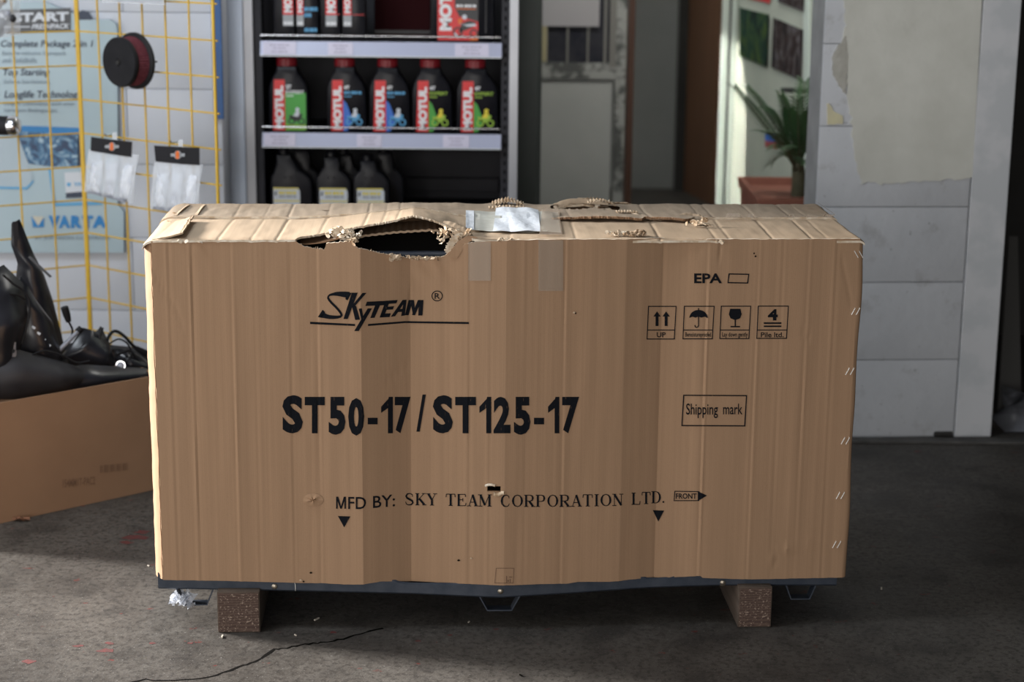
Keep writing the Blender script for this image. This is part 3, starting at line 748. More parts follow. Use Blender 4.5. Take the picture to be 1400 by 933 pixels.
# --- delivery note under tape
def Tsurf(px, py, off=.002):
    v = .1
    for _ in range(6):
        u, w_ = Lp(px, py, v); h = (max(W(u, v), WR(u, v)) if v > .262 else W(u, v)) + off
        d = RZI @ ray(px, py); t = (h - CL.z) / d.z; p = CL + d * t; v = min(.46, max(0, p.y))
    return Vector((p.x, p.y, h))
def quadfn(q, off):
    def f(a, b):
        x0 = q[0][0] + (q[1][0] - q[0][0]) * a; y0 = q[0][1] + (q[1][1] - q[0][1]) * a
        x1 = q[3][0] + (q[2][0] - q[3][0]) * a; y1 = q[3][1] + (q[2][1] - q[3][1]) * a
        P0, P1 = Tsurf(x0, y0, 0), Tsurf(x1, y1, 0); p = P0.lerp(P1, b)
        h = HT + .006
        p.x = min(p.x, UR - .006); p.y = min(.46, max(.002, p.y)); p.z = max(W(p.x, p.y), (WR(p.x, p.y) if p.y > .25 else 0)) + off(a, b); return p
    return f
MB().sheet(quadfn([(637, 317.5), (767, 320), (763, 292), (637, 291)], lambda a, b: .004 + .001 * math.sin(a * 17)), 50, 14, .0006).obj('paper_backing', M_tapewhite, crate, smooth=60)
MB().sheet(quadfn([(674, 320), (739, 319.5), (736, 290), (678, 288)], lambda a, b: .0062 + .0035 * b * math.sin(a * 3.1) + .0012 * math.sin(a * 11 + b * 6)), 30, 16, .0006).obj('delivery_note', M_paper, crate, smooth=60)
MB().sheet(quadfn([(637, 317), (648, 317.5), (648, 291.5), (637, 291)], lambda a, b: .0058), 6, 14, .0006).obj('delivery_note', M_paper, crate, smooth=60)
def tapefn(x0, x1, y0, y1):
    def f(a, b): return S(x0 + (x1 - x0) * a, y0 + (y1 - y0) * b, .0016)
    return f
MB().sheet(tapefn(640, 671, 331, 384), 24, 16, .0003).obj('tape_strip', M_tape, crate, smooth=60)
MB().sheet(tapefn(736, 770, 328.5, 398), 24, 16, .0003).obj('tape_strip', M_tape, crate, smooth=60)
MB().sheet(quadfn([(737, 324), (769, 324), (764, 291), (741, 290)], lambda a, b: .0052 + .002 * (b > .2)), 14, 16, .0003).obj('tape_strip', M_tape, crate, smooth=60)
MB().sheet(quadfn([(975, 303), (1148, 301), (1143, 298.5), (972, 300)], lambda a, b: .0085), 120, 2, .0003).obj('tape_strip', M_tape, crate, smooth=60)

# --- staples, in pairs down the right edge
for (x, y) in ((1178, 348), (1174, 426), (1166, 508), (1160, 603), (1153, 678), (1148, 745)):
    for k in (-3.2, 3.2):
        g_ = 1 if y < 400 else -1; a, b = S(x - 4 + k - 2.4 * g_, y - 4.5, .0022), S(x - 4 + k + 2.6 * g_, y + 4.5, .0022)
        MB().tube([a + Vector((0, .004, 0)), a, b, b + Vector((0, .004, 0))], .0010, 6).obj('staple', M_staple, crate)
# --- puncture and scuffs on the front
def flapfn(a, b):
    p = S(663 + 14 * a, 663.5 - 1.5 * math.sin(a * 3) + 2.2 * b, .001 + .004 * math.sin(b * 2.4)); return p
MB().sheet(flapfn, 10, 5, .0012).obj('puncture_flap', M_scuff, crate, smooth=60)
MB().sheet(lambda a, b: S(675 + 14 * a, 673.5 + 4 * b + 1.5 * math.sin(a * 5), .001 + .004 * math.sin(b * 2.6)), 10, 5, .0012).obj('puncture_flap', M_torn, crate, smooth=60)
def puckfn(a, b):
    r = b; t = a * 2 * math.pi; return S(428 + 14 * r * math.cos(t), 684 + 9 * r * math.sin(t), .0012 + .004 * (1 - r) * (1 + .6 * math.sin(5 * t)))
MB().sheet(puckfn, 24, 5).obj('puckered_dent', M_card, crate, smooth=40)
def nick(px, py, l=3, m=M_crack, name='nick'):
    a = S(px - l, py + 1, .0018); b = S(px, py - 1, .004); c = S(px + l, py + 1, .0018); d = S(px, py + 2, .0018)
    return MB().add([a, b, c, d], [(0, 1, 2), (0, 2, 3), (0, 3, 1), (1, 3, 2)]).obj(name, m, crate)
nick(785, 427, 2.5, M_torn); nick(787, 428, 1.2); nick(1033, 350, 1.5); nick(1031, 346, 1.2); nick(425, 783, 2.2); nick(627, 766, 2.4); nick(644, 763, 2, M_torn); nick(411, 793, 2.5, M_torn); nick(415, 795, 1.6)

# --- print on the front
def lay(fl_, name='printed_lettering', cx=3, cy=14): return fl_.lay(name, M_ink, crate, lambda x, y: S(x, y), cx, cy)
F = Flat()
for ch, x0, x1 in (('S', 50, 137), ('T', 145, 230), ('5', 247, 318), ('0', 330, 398), ('1', 470, 520), ('7', 528, 595), ('/', 620, 660), ('S', 690, 775), ('T', 785, 873), ('1', 888, 938), ('2', 948, 1020), ('5', 1035, 1105), ('1', 1180, 1228), ('7', 1240, 1312)):
    t = {'S': 500, '/': 497, '0': 512}.get(ch, 507); b = {'S': 662, '/': 655, '0': 672, '5': 668}.get(ch, 662)
    cv = lambda X, Y: (X / 3.111 + 370, Y / 3.111 + 380)
    if ch == '1':   # plain one without a foot
        w1 = (x1 - x0) * .42; F.poly([cv(x1 - w1, b), cv(x1, b), cv(x1, t), cv(x1 - w1 * .8, t), cv(x1 - w1, t + 12)])
        F.poly([cv(x1 - w1, t + 10), cv(x1 - w1, t + 48), cv(x0, t + 68), cv(x0, t + 42)])
    else:
        p, q = cv(x0, b), cv(x1, t); F.add(text2d(ch, p[0], p[1], q[0], q[1], .045 if ch != '/' else .02))
for x0, x1 in ((413, 455), (1120, 1163)): F.rect(x0 / 3.111 + 370, 596 / 3.111 + 380, x1 / 3.111 + 370, 624 / 3.111 + 380)
lay(F, 'model_lettering')
# logo, from strokes; local units of the 5.833x enlargement
cv = lambda X, Y: (X / 5.833 + 415, Y / 5.833 + 385)
F = Flat()
def P(*pts): F.poly([cv(*p) for p in pts])
def ribbon(pts, ws): F.add(thick([cv(*p) for p in pts], [x / 5.833 for x in ws]))
# S
ribbon([(365, 110), (330, 104), (300, 101), (265, 99), (235, 102), (210, 108), (198, 118), (195, 132), (205, 150), (228, 176), (258, 205), (282, 232), (298, 255), (303, 270), (295, 280), (270, 285), (240, 286), (205, 284), (175, 277), (140, 262)],
       [52, 46, 40, 32, 22, 16, 14, 16, 18, 18, 18, 18, 18, 18, 20, 24, 28, 32, 36, 52])
P((385, 90), (350, 152), (332, 140), (355, 95)); P((152, 226), (172, 246), (150, 292), (114, 284))
# K
P((385, 90), (432, 90), (352, 300), (318, 300)); P((470, 92), (502, 92), (402, 205), (376, 205)); P((385, 195), (418, 195), (450, 305), (412, 308))
# y
P((440, 218), (464, 214), (478, 290), (462, 312)); P((512, 215), (546, 215), (440, 396), (404, 396))
# T E A M
P((505, 162), (660, 155), (648, 190), (493, 196)); P((572, 188), (612, 186), (566, 290), (532, 292))
P((655, 154), (690, 153), (640, 286), (606, 288)); P((680, 153), (750, 148), (740, 175), (668, 180)); P((655, 203), (722, 198), (712, 224), (645, 228)); P((625, 258), (696, 254), (686, 284), (612, 288))
P((790, 148), (820, 146), (730, 278), (696, 282)); P((800, 150), (822, 146), (808, 272), (778, 276)); P((745, 222), (800, 218), (798, 242), (735, 246))
P((838, 148), (872, 148), (838, 270), (808, 270)); P((850, 148), (880, 148), (888, 222), (872, 268)); P((912, 148), (942, 148), (888, 270), (864, 268)); P((920, 150), (956, 148), (948, 272), (914, 272))
P((52, 322), (410, 340), (410, 356), (52, 340)); P((514, 340), (810, 317), (1318, 324), (1318, 340), (810, 332), (514, 356))
o_, i_ = circ(1065, 116, 45, 43), circ(1065, 116, 38, 36); F.add(ringpoly([cv(*p) for p in o_], [cv(*p) for p in i_]))
p, q = cv(1045, 139), cv(1087, 94); F.add(text2d('R', p[0], p[1], q[0], q[1], .01)); lay(F, 'logo_print', 2.5, 10)
# EPA and its box
F = Flat(); F.add(text2d('EPA', 949, 387.5, 987, 374, .03)); F.frame([(994.5, 387.5), (996, 374), (1024.5, 374.5), (1023, 388)], 1.6); lay(F)
# four handling icons
bx = [(886, 925), (935, 977), (985.5, 1027), (1036, 1078.5)]
for k, (x0, x1) in enumerate(bx):
    F = Flat(); t, b = 418.5 - .1 * k, 464.5 - .3 * k
    F.frame([(x0 - 2, b), (x0, t), (x1, t), (x1 - 2.5, b)], 1.3); F.rect(x0 - .8, 451, x1 - 2, 452.2); cx = (x0 + x1) / 2 - 1
    if k == 0:
        for d in (-6.2, 6.2): F.poly([(cx + d, 426), (cx + d - 5, 433), (cx + d + 5, 433)]); F.rect(cx + d - 2, 433, cx + d + 2, 446)
    if k == 1:
        arc = circ(cx, 435, 12.5, 11, 16, 180, 360)
        F.poly(arc + [(cx + 8.5, 433.3), (cx + 4, 434.5), (cx, 433.3), (cx - 4, 434.5), (cx - 8.5, 433.3)]); F.rect(cx - .7, 421.5, cx + .7, 446)
        F.add(thick([(cx, 445), (cx - .6, 447), (cx - 2.6, 448), (cx - 4.6, 447), (cx - 5, 444.5)], 1.4))
    if k == 2:
        F.poly([(cx - 7, 422.5), (cx + 7, 422.5), (cx + 8.8, 430), (cx + 6.5, 435.5), (cx + 1.3, 437.5), (cx - 1.3, 437.5), (cx - 6.5, 435.5), (cx - 8.8, 430)])
        F.rect(cx - .9, 437, cx + .9, 446.5); F.rect(cx - 6.5, 446, cx + 6.5, 447.8)
    if k == 3:
        F.add(text2d('4', cx - 6.5, 438.5, cx + 7, 423, .05)); F.rect(cx - 12, 441, cx + 12, 443.2); F.rect(cx - 12, 445.4, cx + 12, 447.4)
    s = ['UP', 'Bemoistureproofed', 'Lay down gently', 'Pile ltd.'][k]; wdt = [12, 35, 35, 31][k]
    F.add(text2d(s, cx - wdt / 2 - .5, 461.5 + (1 if k in (1, 2) else 0), cx + wdt / 2 - .5, 454.5, .015)); lay(F, 'handling_symbol', 3, 12)
F = Flat(); F.frame([(931.5, 583), (934, 540), (1021.5, 540.5), (1019, 583.5)], 1.6)
F.add(text2d('Shipping', 938, 572, 981.5, 552, .008)); F.add(text2d('mark', 988.5, 567, 1015, 552.3, .008)); lay(F)
# maker's line
def bl(x): return float(np.interp(x, [440, 495, 562, 690, 770, 850, 905, 960], [696, 696.5, 691, 693.5, 693.5, 692, 688, 684]))
F = Flat(); 
F.rect(459.5, 696, 461.6, 679.5); F.rect(470.8, 696, 472.9, 679.5); F.poly([(459.5, 679.5), (462.4, 679.5), (467.2, 696), (465.2, 696)]); F.poly([(470, 679.5), (472.9, 679.5), (467.2, 696), (465.2, 696)])
for s, x0, x1 in (('FD', 476, 500.5), ('BY:', 510, 540)):
    vs, fs = text2d(s, x0, 0, x1, -16.5, .008); F.add([(x, y + bl(x)) for x, y in vs], fs)
lay(F, 'maker_lettering')
SER = {  # serif capitals, unit box, thick = T strokes, thin = t; last numbers are widths
 'S': [([(.80, .70), (.78, .88), (.55, .98), (.32, .93), (.20, .76), (.30, .60), (.55, .48), (.78, .36), (.84, .20), (.68, .05), (.45, .02), (.22, .10), (.16, .30)], [.05, .07, .07, .12, .15, .16, .17, .16, .15, .12, .07, .07, .05])],
 'K': 'v.2|t(.25,.42)(.80,.95)|T(.38,.55)(.86,.05)|s.2,0|s.2,1|s.82,1|s.85,0', 'Y': 'T(.18,.95)(.52,.45)|t(.52,.45)(.82,.95)|T(.52,.5)(.52,.05)|s.18,1|s.82,1|s.52,0',
 'T': 'T(.5,.95)(.5,.05)|h(.08,.97)(.92,.97)|e(.09,.97)(.06,.72)|e(.91,.97)(.94,.72)|s.5,0', 'E': 'v.22|h(.1,.97)(.85,.97)|h(.22,.52)(.62,.52)|h(.1,.03)(.88,.03)|e(.85,.97)(.88,.76)|e(.88,.03)(.93,.26)|e(.62,.66)(.62,.38)',
 'A': 't(.16,.03)(.50,.97)|T(.50,.97)(.84,.05)|h(.28,.34)(.70,.34)|s.16,0|s.84,0', 'M': 't(.14,.03)(.14,.97)|T(.16,.95)(.50,.10)|t(.50,.10)(.82,.95)|T(.85,.95)(.85,.05)|s.14,0|s.86,0|s.12,1|s.88,1',
 'C': [([(.84, .70), (.80, .88), (.60, .98), (.38, .93), (.22, .75), (.17, .5), (.22, .25), (.38, .07), (.60, .02), (.78, .10), (.86, .28)], [.05, .07, .07, .11, .16, .18, .16, .11, .07, .07, .05])],
 'O': [([(.5, .98), (.28, .90), (.15, .70), (.12, .5), (.15, .3), (.28, .10), (.5, .02), (.72, .10), (.85, .3), (.88, .5), (.85, .7), (.72, .90), (.5, .98)], [.06, .09, .15, .18, .15, .09, .06, .09, .15, .18, .15, .09, .06])],
 'R': 'v.2|c.97,.48|T(.48,.48)(.84,.05)|s.2,0|s.2,1|s.86,0', 'P': 'v.22|c.97,.45|s.22,0|s.22,1', 'I': 'T(.5,.95)(.5,.05)|s.5,0|s.5,1', 'N': 't(.18,.03)(.18,.97)|T(.18,.95)(.82,.05)|t(.82,.03)(.82,.97)|s.18,0|s.16,1|s.82,1', 'L': 'v.24|h(.1,.03)(.88,.03)|e(.88,.03)(.92,.30)|s.24,1|s.24,0', 'D': 'v.2|D|s.2,0|s.2,1', '.': 'p'}
import re
def serif(F, ch, x0, x1, base, h, asp):
    """asp keeps stroke widths even when the letter is narrow"""
    W_ = x1 - x0; T, t = .17 * h, .06 * h
    def m(p): return (x0 + p[0] * W_, base - p[1] * h)
    g = SER[ch]
    if isinstance(g, list):
        for pts, ws in g: F.add(thick([m(p) for p in pts], [w_ * h for w_ in ws]))
        return
    for c in g.split('|'):
        n = [float(x) for x in re.findall(r'-?\.?\d+\.?\d*', c)] if c[0] != 'p' else []
        k = c[0]
        if k == 'v': F.add(thick([m((n[0], .03)), m((n[0], .97))], T))
        elif k in 'T': F.add(thick([m(n[:2]), m(n[2:])], T))
        elif k in 'the': F.add(thick([m(n[:2]), m(n[2:])], t * (1.1 if k != 't' else 1)))
        elif k == 's': a = m((n[0], .03 if n[1] == 0 else .97)); F.rect(a[0] - .17 * h, a[1] - t / 2, a[0] + .17 * h, a[1] + t / 2)
        elif k == 'c': hi, lo = n; mid = (hi + lo) / 2; F.add(thick([m(p) for p in ((.2, hi), (.55, hi), (.76, hi - .07), (.82, mid), (.76, lo + .07), (.55, lo), (.2, lo))], [t, t, .12 * h, T, .12 * h, t, t]))
        elif k == 'D': F.add(thick([m(p) for p in ((.15, .97), (.5, .97), (.74, .86), (.86, .65), (.88, .5), (.86, .35), (.74, .14), (.5, .03), (.15, .03))], [t, t, .11 * h, .15 * h, T, .15 * h, .11 * h, t, t]))
        elif k == 'p': F.add((circ(x0 + W_ / 2, base - 1.2, 1.3, n=10), [tuple(range(10))]))
F = Flat(); cvx = lambda X: X / 2.258 + 380
def word(s, X0, X1, adv=None):
    wds = {'I': .55, 'M': 1.25, '.': .4, 'C': 1.02, 'O': 1.08}; tot = sum(wds.get(c, 1) for c in s); x = cvx(X0); k = (cvx(X1) - x) / tot
    for c in s:
        wd = wds.get(c, 1) * k; serif(F, c, x + wd * .03, x + wd * .97, bl(x + wd / 2), 16.5, 1); x += wd
word('SKY', 388, 492); word('TEAM', 516, 660); word('CORPORATION', 684, 1067); word('LTD.', 1090, 1196); lay(F, 'maker_lettering', 3, 30)
F = Flat(); F.frame([(921, 685.5), (922, 671.5), (956, 672), (956, 685.5)], 1.2); F.poly([(954, 672), (966.5, 678), (954, 685.5)]); F.add(text2d('FRONT', 924, 682.5, 952.5, 675, .02))
lay(F, 'front_mark')
for q_ in ([(462, 706), (479, 706.5), (470.5, 721.5)], [(892.5, 698), (908, 698.5), (900, 713.5)]): lay(Flat().poly(q_), 'triangle_mark')
# faint stamp low on the middle
F = Flat(); F.frame([(676, 798), (678, 777), (703, 777), (702, 798)], .7); F.rect(692, 788, 693.2, 797); F.rect(696, 789, 700, 790); F.rect(697, 792, 698, 797); F.rect(694, 793.5, 695.5, 796); 
F.lay('faint_stamp', M_cartonprint, crate, lambda x, y: S(x, y), 3, 14)

# --- steel base frame
rail_v = pxw([(200, 0), (420, 0), (560, 0), (684, 0), (800, 0), (900, 0), (1200, 0)])[0]; rv = [.010, .006, .001, -.012, .0, .009, .006]
rbot = pxw([(200, 806.5), (380, 809), (560, 812), (684, 814.5), (780, 811), (900, 805), (985, 802), (1200, 801.5)])
r0, r1 = U(215, 800), U(1145, 798)
def railfn(a, b):
    u = r0 + (r1 - r0) * a; v = float(np.interp(u, rail_v, rv)); zb = float(np.interp(u, *rbot)) - .001; zt = botw(u) + (.010 if V(u, botw(u)) < v else -.0005)
    prof = [(.030, zb + .001), (.002, zb), (0, zb + .002), (0, zt - .002), (.002, zt)]
    x = b * 4; k = min(3, int(x)); p, q = prof[k], prof[k + 1]; t = x - k
    return Vector((u, v + .004 + p[0] + (q[0] - p[0]) * t, p[1] + (q[1] - p[1]) * t))
MB().sheet(railfn, 60, 4, -.0025).obj('steel_rail', M_steel, crate, smooth=35)
zb = float(np.interp(r0, *rbot))
MB().box((r0 + .012, DEP / 2 + .01, zb + .013), (.025, DEP - .05, .024)).obj('steel_rail', M_steel, crate)
MB().box((r1 - .012, DEP / 2 + .01, zb + .015), (.025, DEP - .05, .024)).obj('steel_rail', M_steel, crate)
MB().box(((r0 + r1) / 2, DEP - .02, zb + .013), (r1 - r0, .025, .024)).obj('steel_rail', M_steel, crate)
MB().boxab((UL + .02, .02, zb + .026), (UR - .02, DEP - .01, zb + .032)).obj('base_plate', M_black, crate)
def uclip(px0, px1, pb, pv=None):
    x0, x1 = U(px0, 815), U(px1, 815); um = (x0 + x1) / 2; v = float(np.interp(um, rail_v, rv)) + .012; h = float(np.interp(um, *rbot)); zb_ = Tp((px0 + px1) / 2, pb, v)[2]
    d = x1 - x0; path = [(x0 - .012, h + .003), (x0, h + .001), (x0 + d * .20, zb_), (x1 - d * .20, zb_), (x1, h + .001), (x1 + .012, h + .003)]
    mb = MB(); mb.sheet(lambda a, b: (lambda p: Vector((p[0], v - .004 + .028 * b, p[1])))((lambda x, k: (path[k][0] + (path[k + 1][0] - path[k][0]) * (x - k), path[k][1] + (path[k + 1][1] - path[k][1]) * (x - k)))(a * 5, min(4, int(a * 5)))), 5, 1, .003)
    mb.obj('hoop_bracket', M_steel, crate)
uclip(656, 710, 833.5); uclip(1076, 1117, 818); uclip(240, 291, 826)
for px, py in ((375, 804), (684, 806.5), (989, 799)):
    u, w_ = Lp(px, py, .0); v = float(np.interp(u, rail_v, rv)) + .004; Mx = Matrix.Translation((u, v, w_)) @ Matrix.Rotation(R(90), 4, 'X')
    MB().lathe([(.0085, -.001), (.0085, .0012), (.0065, .0015), (.0062, .005), (.004, .0066), (.001, .0068)], 14, Mx).obj('bolt', M_galv, crate, smooth=40)
u, w_ = Lp(403, 803, 0); MB().tube([(u, .006, w_ + .009), (u + .001, .002, w_ + .006), (u + .0015, .001, w_ - .004), (u + .001, .004, w_ - .010), (u, .012, w_ - .012)], .0009, 6).obj('wire_loop', M_staple, crate)

# --- beams
def beam(px0, px1, ptop, pbot, label, name='wooden_beam'):
    u0, w0 = Lp(px0, pbot, -.005); u1, _ = Lp(px1, pbot, -.005); h = zb - .0015
    rt = thing(name, label, 'beam', RZ @ Vector(((u0 + u1) / 2, DEP / 2, 0)), YAW, 'squared timber beams under the crate')
    wd = u1 - u0
    MB().box((0, 0, h / 2), (wd, DEP + .03, h), None, .003).obj('timber', M_woodside, rt, smooth=40)
    e = MB().box((0, -DEP / 2 - .0155, h / 2), (wd - .005, .002, h - .005), None, .0006).obj('end_grain', M_wood, rt)
    return rt
beam(298.5, 356.5, 808, 862, 'weathered square timber beam under the left end of the cardboard crate')
beam(1007.5, 1053, 802, 851, 'dark square timber beam under the right end of the cardboard crate')
# crumpled clear wrap at the left bracket
rr = random.Random(4); mb = MB(); c0 = Tp(248, 820, .02)
for i in range(26):
    c = c0 + Vector((rr.gauss(0, .011), rr.gauss(0, .008), rr.gauss(0, .006))); s = rr.uniform(.006, .014)
    M_ = Matrix.Rotation(rr.uniform(0, 6), 3, 'Z') @ Matrix.Rotation(rr.uniform(-1.5, 1.5), 3, 'X')
    mb.sheet(lambda a, b: c + M_ @ Vector(((a - .5) * 2 * s, (b - .5) * 1.6 * s, s * .6 * math.sin(a * 5 + b * 4))), 5, 4)
mb.add([], []); cw = mb.obj('crumpled_wrap', mat('crumpled_clear_film', (.80, .84, .92), .12, spec=.8, alpha=.6), None, smooth=40)
for v in cw.data.vertices: v.co = RZ @ v.co
tag(setorigin(cw), 'small crumpled ball of clear plastic wrap hanging under the crate left end', 'plastic wrap')

# ------------------------------------------------------------------ the room
def pane(name, m, parent, px0, py0, px1, py1, Y, th=.01, bev=0):
    """an upright board at depth Y covering a measured rectangle"""
    a, b = at((px0 + px1) / 2, py0, Y), at((px0 + px1) / 2, py1, Y); x0, x1 = at(px0, (py0 + py1) / 2, Y).x, at(px1, (py0 + py1) / 2, Y).x
    return MB().boxab((x0, Y, b.z), (x1, Y + th, a.z), bev).obj(name, m, parent)
HC = 3.1
# white block wall behind the wire panels
YW = 2.15; xw1 = at(304, 150, YW).x
wl = struct(MB().boxab((-3.4, YW + .012, 0), (xw1, YW + .16, HC)).obj('wall_left', M_wallw))
rr = random.Random(3); zc = 0.0; row = 0; BH, BW = .245, .62
bmesh_cache = {}
def block(parent, m, x0, x1, z0, z1, y, th=.03, ry=0, proud=0, name='block'):
    key = (round(x1 - x0, 3), round(z1 - z0, 3), th, m.name)
    g = .0022
    if key in bmesh_cache:
        o = bpy.data.objects.new(name, bmesh_cache[key]); COL.objects.link(o); o.parent = parent
    else:
        o = MB().box((0, 0, 0), (x1 - x0 - g, th, z1 - z0 - g), None, .0015).obj(name, m, parent, smooth=40); bmesh_cache[key] = o.data
    o.location = ((x0 + x1) / 2, y + th / 2 - proud, (z0 + z1) / 2); return o
while zc < HC - .05:
    z1 = min(HC, zc + BH); x = xw1
    first = BW * (.5 if row % 2 else 1)
    while x > -2.2:
        x0 = x - first; first = BW; block(wl, M_wallw, x0, x, zc, z1, YW, proud=rr.uniform(0, .0008)); x = x0
    zc = z1; row += 1
# far walls and the ceiling
struct(MB().boxab((-3.4, 3.0, 0), (.10, 3.12, HC)).obj('wall_back', M_greenpanel))
struct(MB().boxab((-3.5, 1.02, 0), (-3.4, 3.12, HC)).obj('wall_side', M_wallw))
struct(MB().boxab((-3.5, -2.0, HC), (5.0, 9.0, HC + .12)).obj('ceiling', M_darkwall))
# grey post beside the shelf (greenish, its shadow painted into the colour)
a = at(708, 140, 2.55).x; b = at(735.5, 140, 2.55).x
struct(MB().boxab((a, 2.55, 0), (b, 3.0, HC), .003).obj('trim_1', M_greenpanel))
# corridor
struct(MB().boxab((-.4, 6.8, 0), (2.0, 6.92, HC)).obj('wall_corridor', M_darkwall))
struct(MB().boxab((-.5, 3.0, 0), (-.4, 6.92, HC)).obj('wall_corridor_left', M_darkwall))
# back door: worn frame, glazed top, grey lower panel
YD = 3.75
d1 = bpy.data.objects.new('door_1', None); COL.objects.link(d1); struct(d1); d1['label'] = 'old grey door with worn peeling frame and glazed top'
xl, xr = at(735, 60, YD).x - .42, at(855, 120, YD).x
def dpx(px, py): p = at(px, py, YD); return p.x, p.z
zt = 2.06; sx = dpx(841, 120)[0]; zr0 = dpx(790, 108)[1]; zr1 = dpx(790, 92)[1]
MB().boxab((sx, YD, 0), (xr, YD + .045, zt), .002).obj('stile', M_worn, d1); MB().boxab((xl, YD, 0), (xl + .06, YD + .045, zt), .002).obj('stile', M_worn, d1)
MB().boxab((xl + .06, YD, zr0), (sx, YD + .045, zr1), .002).obj('rail', M_worn, d1); MB().boxab((xl + .06, YD, zt - .08), (sx, YD + .045, zt), .002).obj('rail', M_worn, d1); MB().boxab((xl + .06, YD, 0), (sx, YD + .045, .08), .002).obj('rail', M_worn, d1)
MB().boxab((xl + .07, YD + .012, .085), (sx - .012, YD + .03, zr0 - .006), .002).obj('lower_panel', M_doorpanel, d1)
MB().boxab((xl + .06, YD + .02, zr1), (sx, YD + .03, zt - .08)).obj('pane', M_glassdark, d1)
for px in (747.5, 776, 804):
    x = dpx(px, 60)[0]; MB().boxab((x - .004, YD + .008, zr1), (x + .004, YD + .02, zt - .08)).obj('muntin', M_muntin, d1)
x = dpx(834, 40)[0]; MB().boxab((x, YD + .002, zr1), (sx, YD + .02, zt - .08)).obj('window_bead', M_muntin, d1)
x = dpx(826, 40)[0]; MB().boxab((x, YD + .012, zr1), (x + .012, YD + .02, zt - .08)).obj('window_bead', M_muntin, d1)
MB().boxab((xl + .06, YD + .004, zr1 - .002), (sx, YD + .02, zr1 + .018)).obj('window_bead', M_worn, d1)
pg = thing('paper_sheet', 'large pale paper sheet stuck behind the glazing of the grey back door', 'paper', (0, 0, 0))
a, b = dpx(760, 36), dpx(819.5, 20); MB().boxab((a[0] - .3, YD + .0035, a[1]), (b[0], YD + .0055, a[1] + .42)).obj('sheet', M_papergrey, pg)
pg2 = thing('paper_strip', 'yellowed paper strip below the pale sheet on the grey back door', 'paper', (0, 0, 0))
a, b = dpx(736, 84), dpx(748, 36); MB().boxab((a[0] - .1, YD + .0035, a[1]), (b[0], YD + .0055, b[1])).obj('sheet', M_paperyel, pg2)
# brown jamb right of the door, brown leaf standing open beyond
x0, x1 = at(855, 150, 3.9).x, at(863, 150, 3.9).x
struct(MB().boxab((x0, 3.78, 0), (x1, 3.98, 2.2), .003).obj('trim_2', M_brownd))
d2 = bpy.data.objects.new('door_2', None); COL.objects.link(d2); struct(d2)
pn, pf = at(985, 140, 6.15), at(938, 140, 6.78); dv = Vector((pf.x - pn.x, pf.y - pn.y, 0)); nrm = Vector((-dv.y, dv.x, 0)).normalized()
Mx = Matrix((dv.normalized(), nrm, Vector((0, 0, 1)))).transposed()
MB().box(Vector((pn.x, pn.y, 0)) + dv / 2 + Vector((0, 0, 1.02)), (dv.length, .04, 2.04), Mx, .002).obj('door_leaf', M_brown, d2)
hp = Vector((pn.x, pn.y, 1.30)) + dv * .12
MB().tube([hp + nrm * .02, hp + nrm * .065, hp + nrm * .068 + dv.normalized() * .11], .009, 8).obj('door_handle', M_black, d2, smooth=60)
MB().box(hp + nrm * .024, (.04, .006, .2), Mx, .002).obj('handle_plate', M_black, d2)
x = at(938, 140, 6.7).x; struct(MB().boxab((x - .05, 6.7, 0), (x, 6.8, HC)).obj('gap_shade_strip', M_black))  # black strip standing in for the shaded gap beside the brown leaf
# sunlit jamb
YJ = 4.45; x0, x1 = at(984, 140, YJ).x, at(993, 140, YJ).x
struct(MB().boxab((x0, YJ, 0), (x1, YJ + .03, 2.3), .002).obj('trim_4', M_jamb))
x2 = at(996.5, 140, YJ).x; x3 = at(1004, 140, YJ).x
struct(MB().boxab((x1, YJ + .03, 0), (x2, YJ + .06, 2.3), .002).obj('trim_5', M_black))
struct(MB().boxab((x2, YJ, 0), (x3, YJ + .03, 2.3), .002).obj('trim_6', M_jamb))
# pale wall with pictures, running back from the pillar
pA = Vector((at(1003, 140, YJ).x, YJ, 0)); pB = Vector((at(1109, 140, 2.95).x, 2.95, 0))
ws_d = (pB - pA); ws_n = Vector((ws_d.y, -ws_d.x, 0)).normalized()   # towards the camera side
if ws_n.x > 0: ws_n = -ws_n
wlen = ws_d.length; wd_ = ws_d.normalized()
Mw = Matrix((wd_, ws_n, Vector((0, 0, 1)))).transposed()
mid = pA + ws_d * .5 - ws_n * .05
wr_ = struct(MB().box(mid + Vector((0, 0, HC / 2)) + wd_ * .5, (wlen + 1.0, .1, HC), Mw).obj('wall_right_inner', M_wallpale))
def wp(px, py, off=.0): return atplane(px, py, pA + ws_n * off, ws_n)
x = at(1099, 140, 3.05)
struct(MB().sheet(lambda a, b: (lambda q: q)(wp(1099.5 + 8 * a, 300, .0).lerp(wp(1099.5 + 8 * a, -60, .0), b) + ws_n * .004), 2, 2, .02).obj('trim_7', M_jamb))
def picture(px4, m, label, cat='poster', group=None):
    t = thing('wall_poster', label, cat, (0, 0, 0), 0, group); q = [wp(x, y, .006) for x, y in px4]
    MB().sheet(lambda a, b: q[0].lerp(q[1], a).lerp(q[3].lerp(q[2], a), b), 2, 2, .003).obj('print', m, t); return t
picture([(1012, 10), (1051, 20), (1049, 92), (1012, 76)], M_photoG, 'dark green photo poster, left of the two lower pictures on the pale wall')
picture([(1058, 24), (1098, 41), (1094, 109), (1055, 92)], M_photoD, 'dark brown photo poster, right of the two lower pictures on the pale wall')
picture([(1064, -45), (1100, -30), (1099, 16), (1064, 2)], M_photoD, 'dark poster cut off by the frame top, above the brown photo poster')
picture([(1008, -60), (1052, -46), (1052, 4), (1010, -6)], M_red, 'reddish poster cut off by the frame top, above the green photo poster')
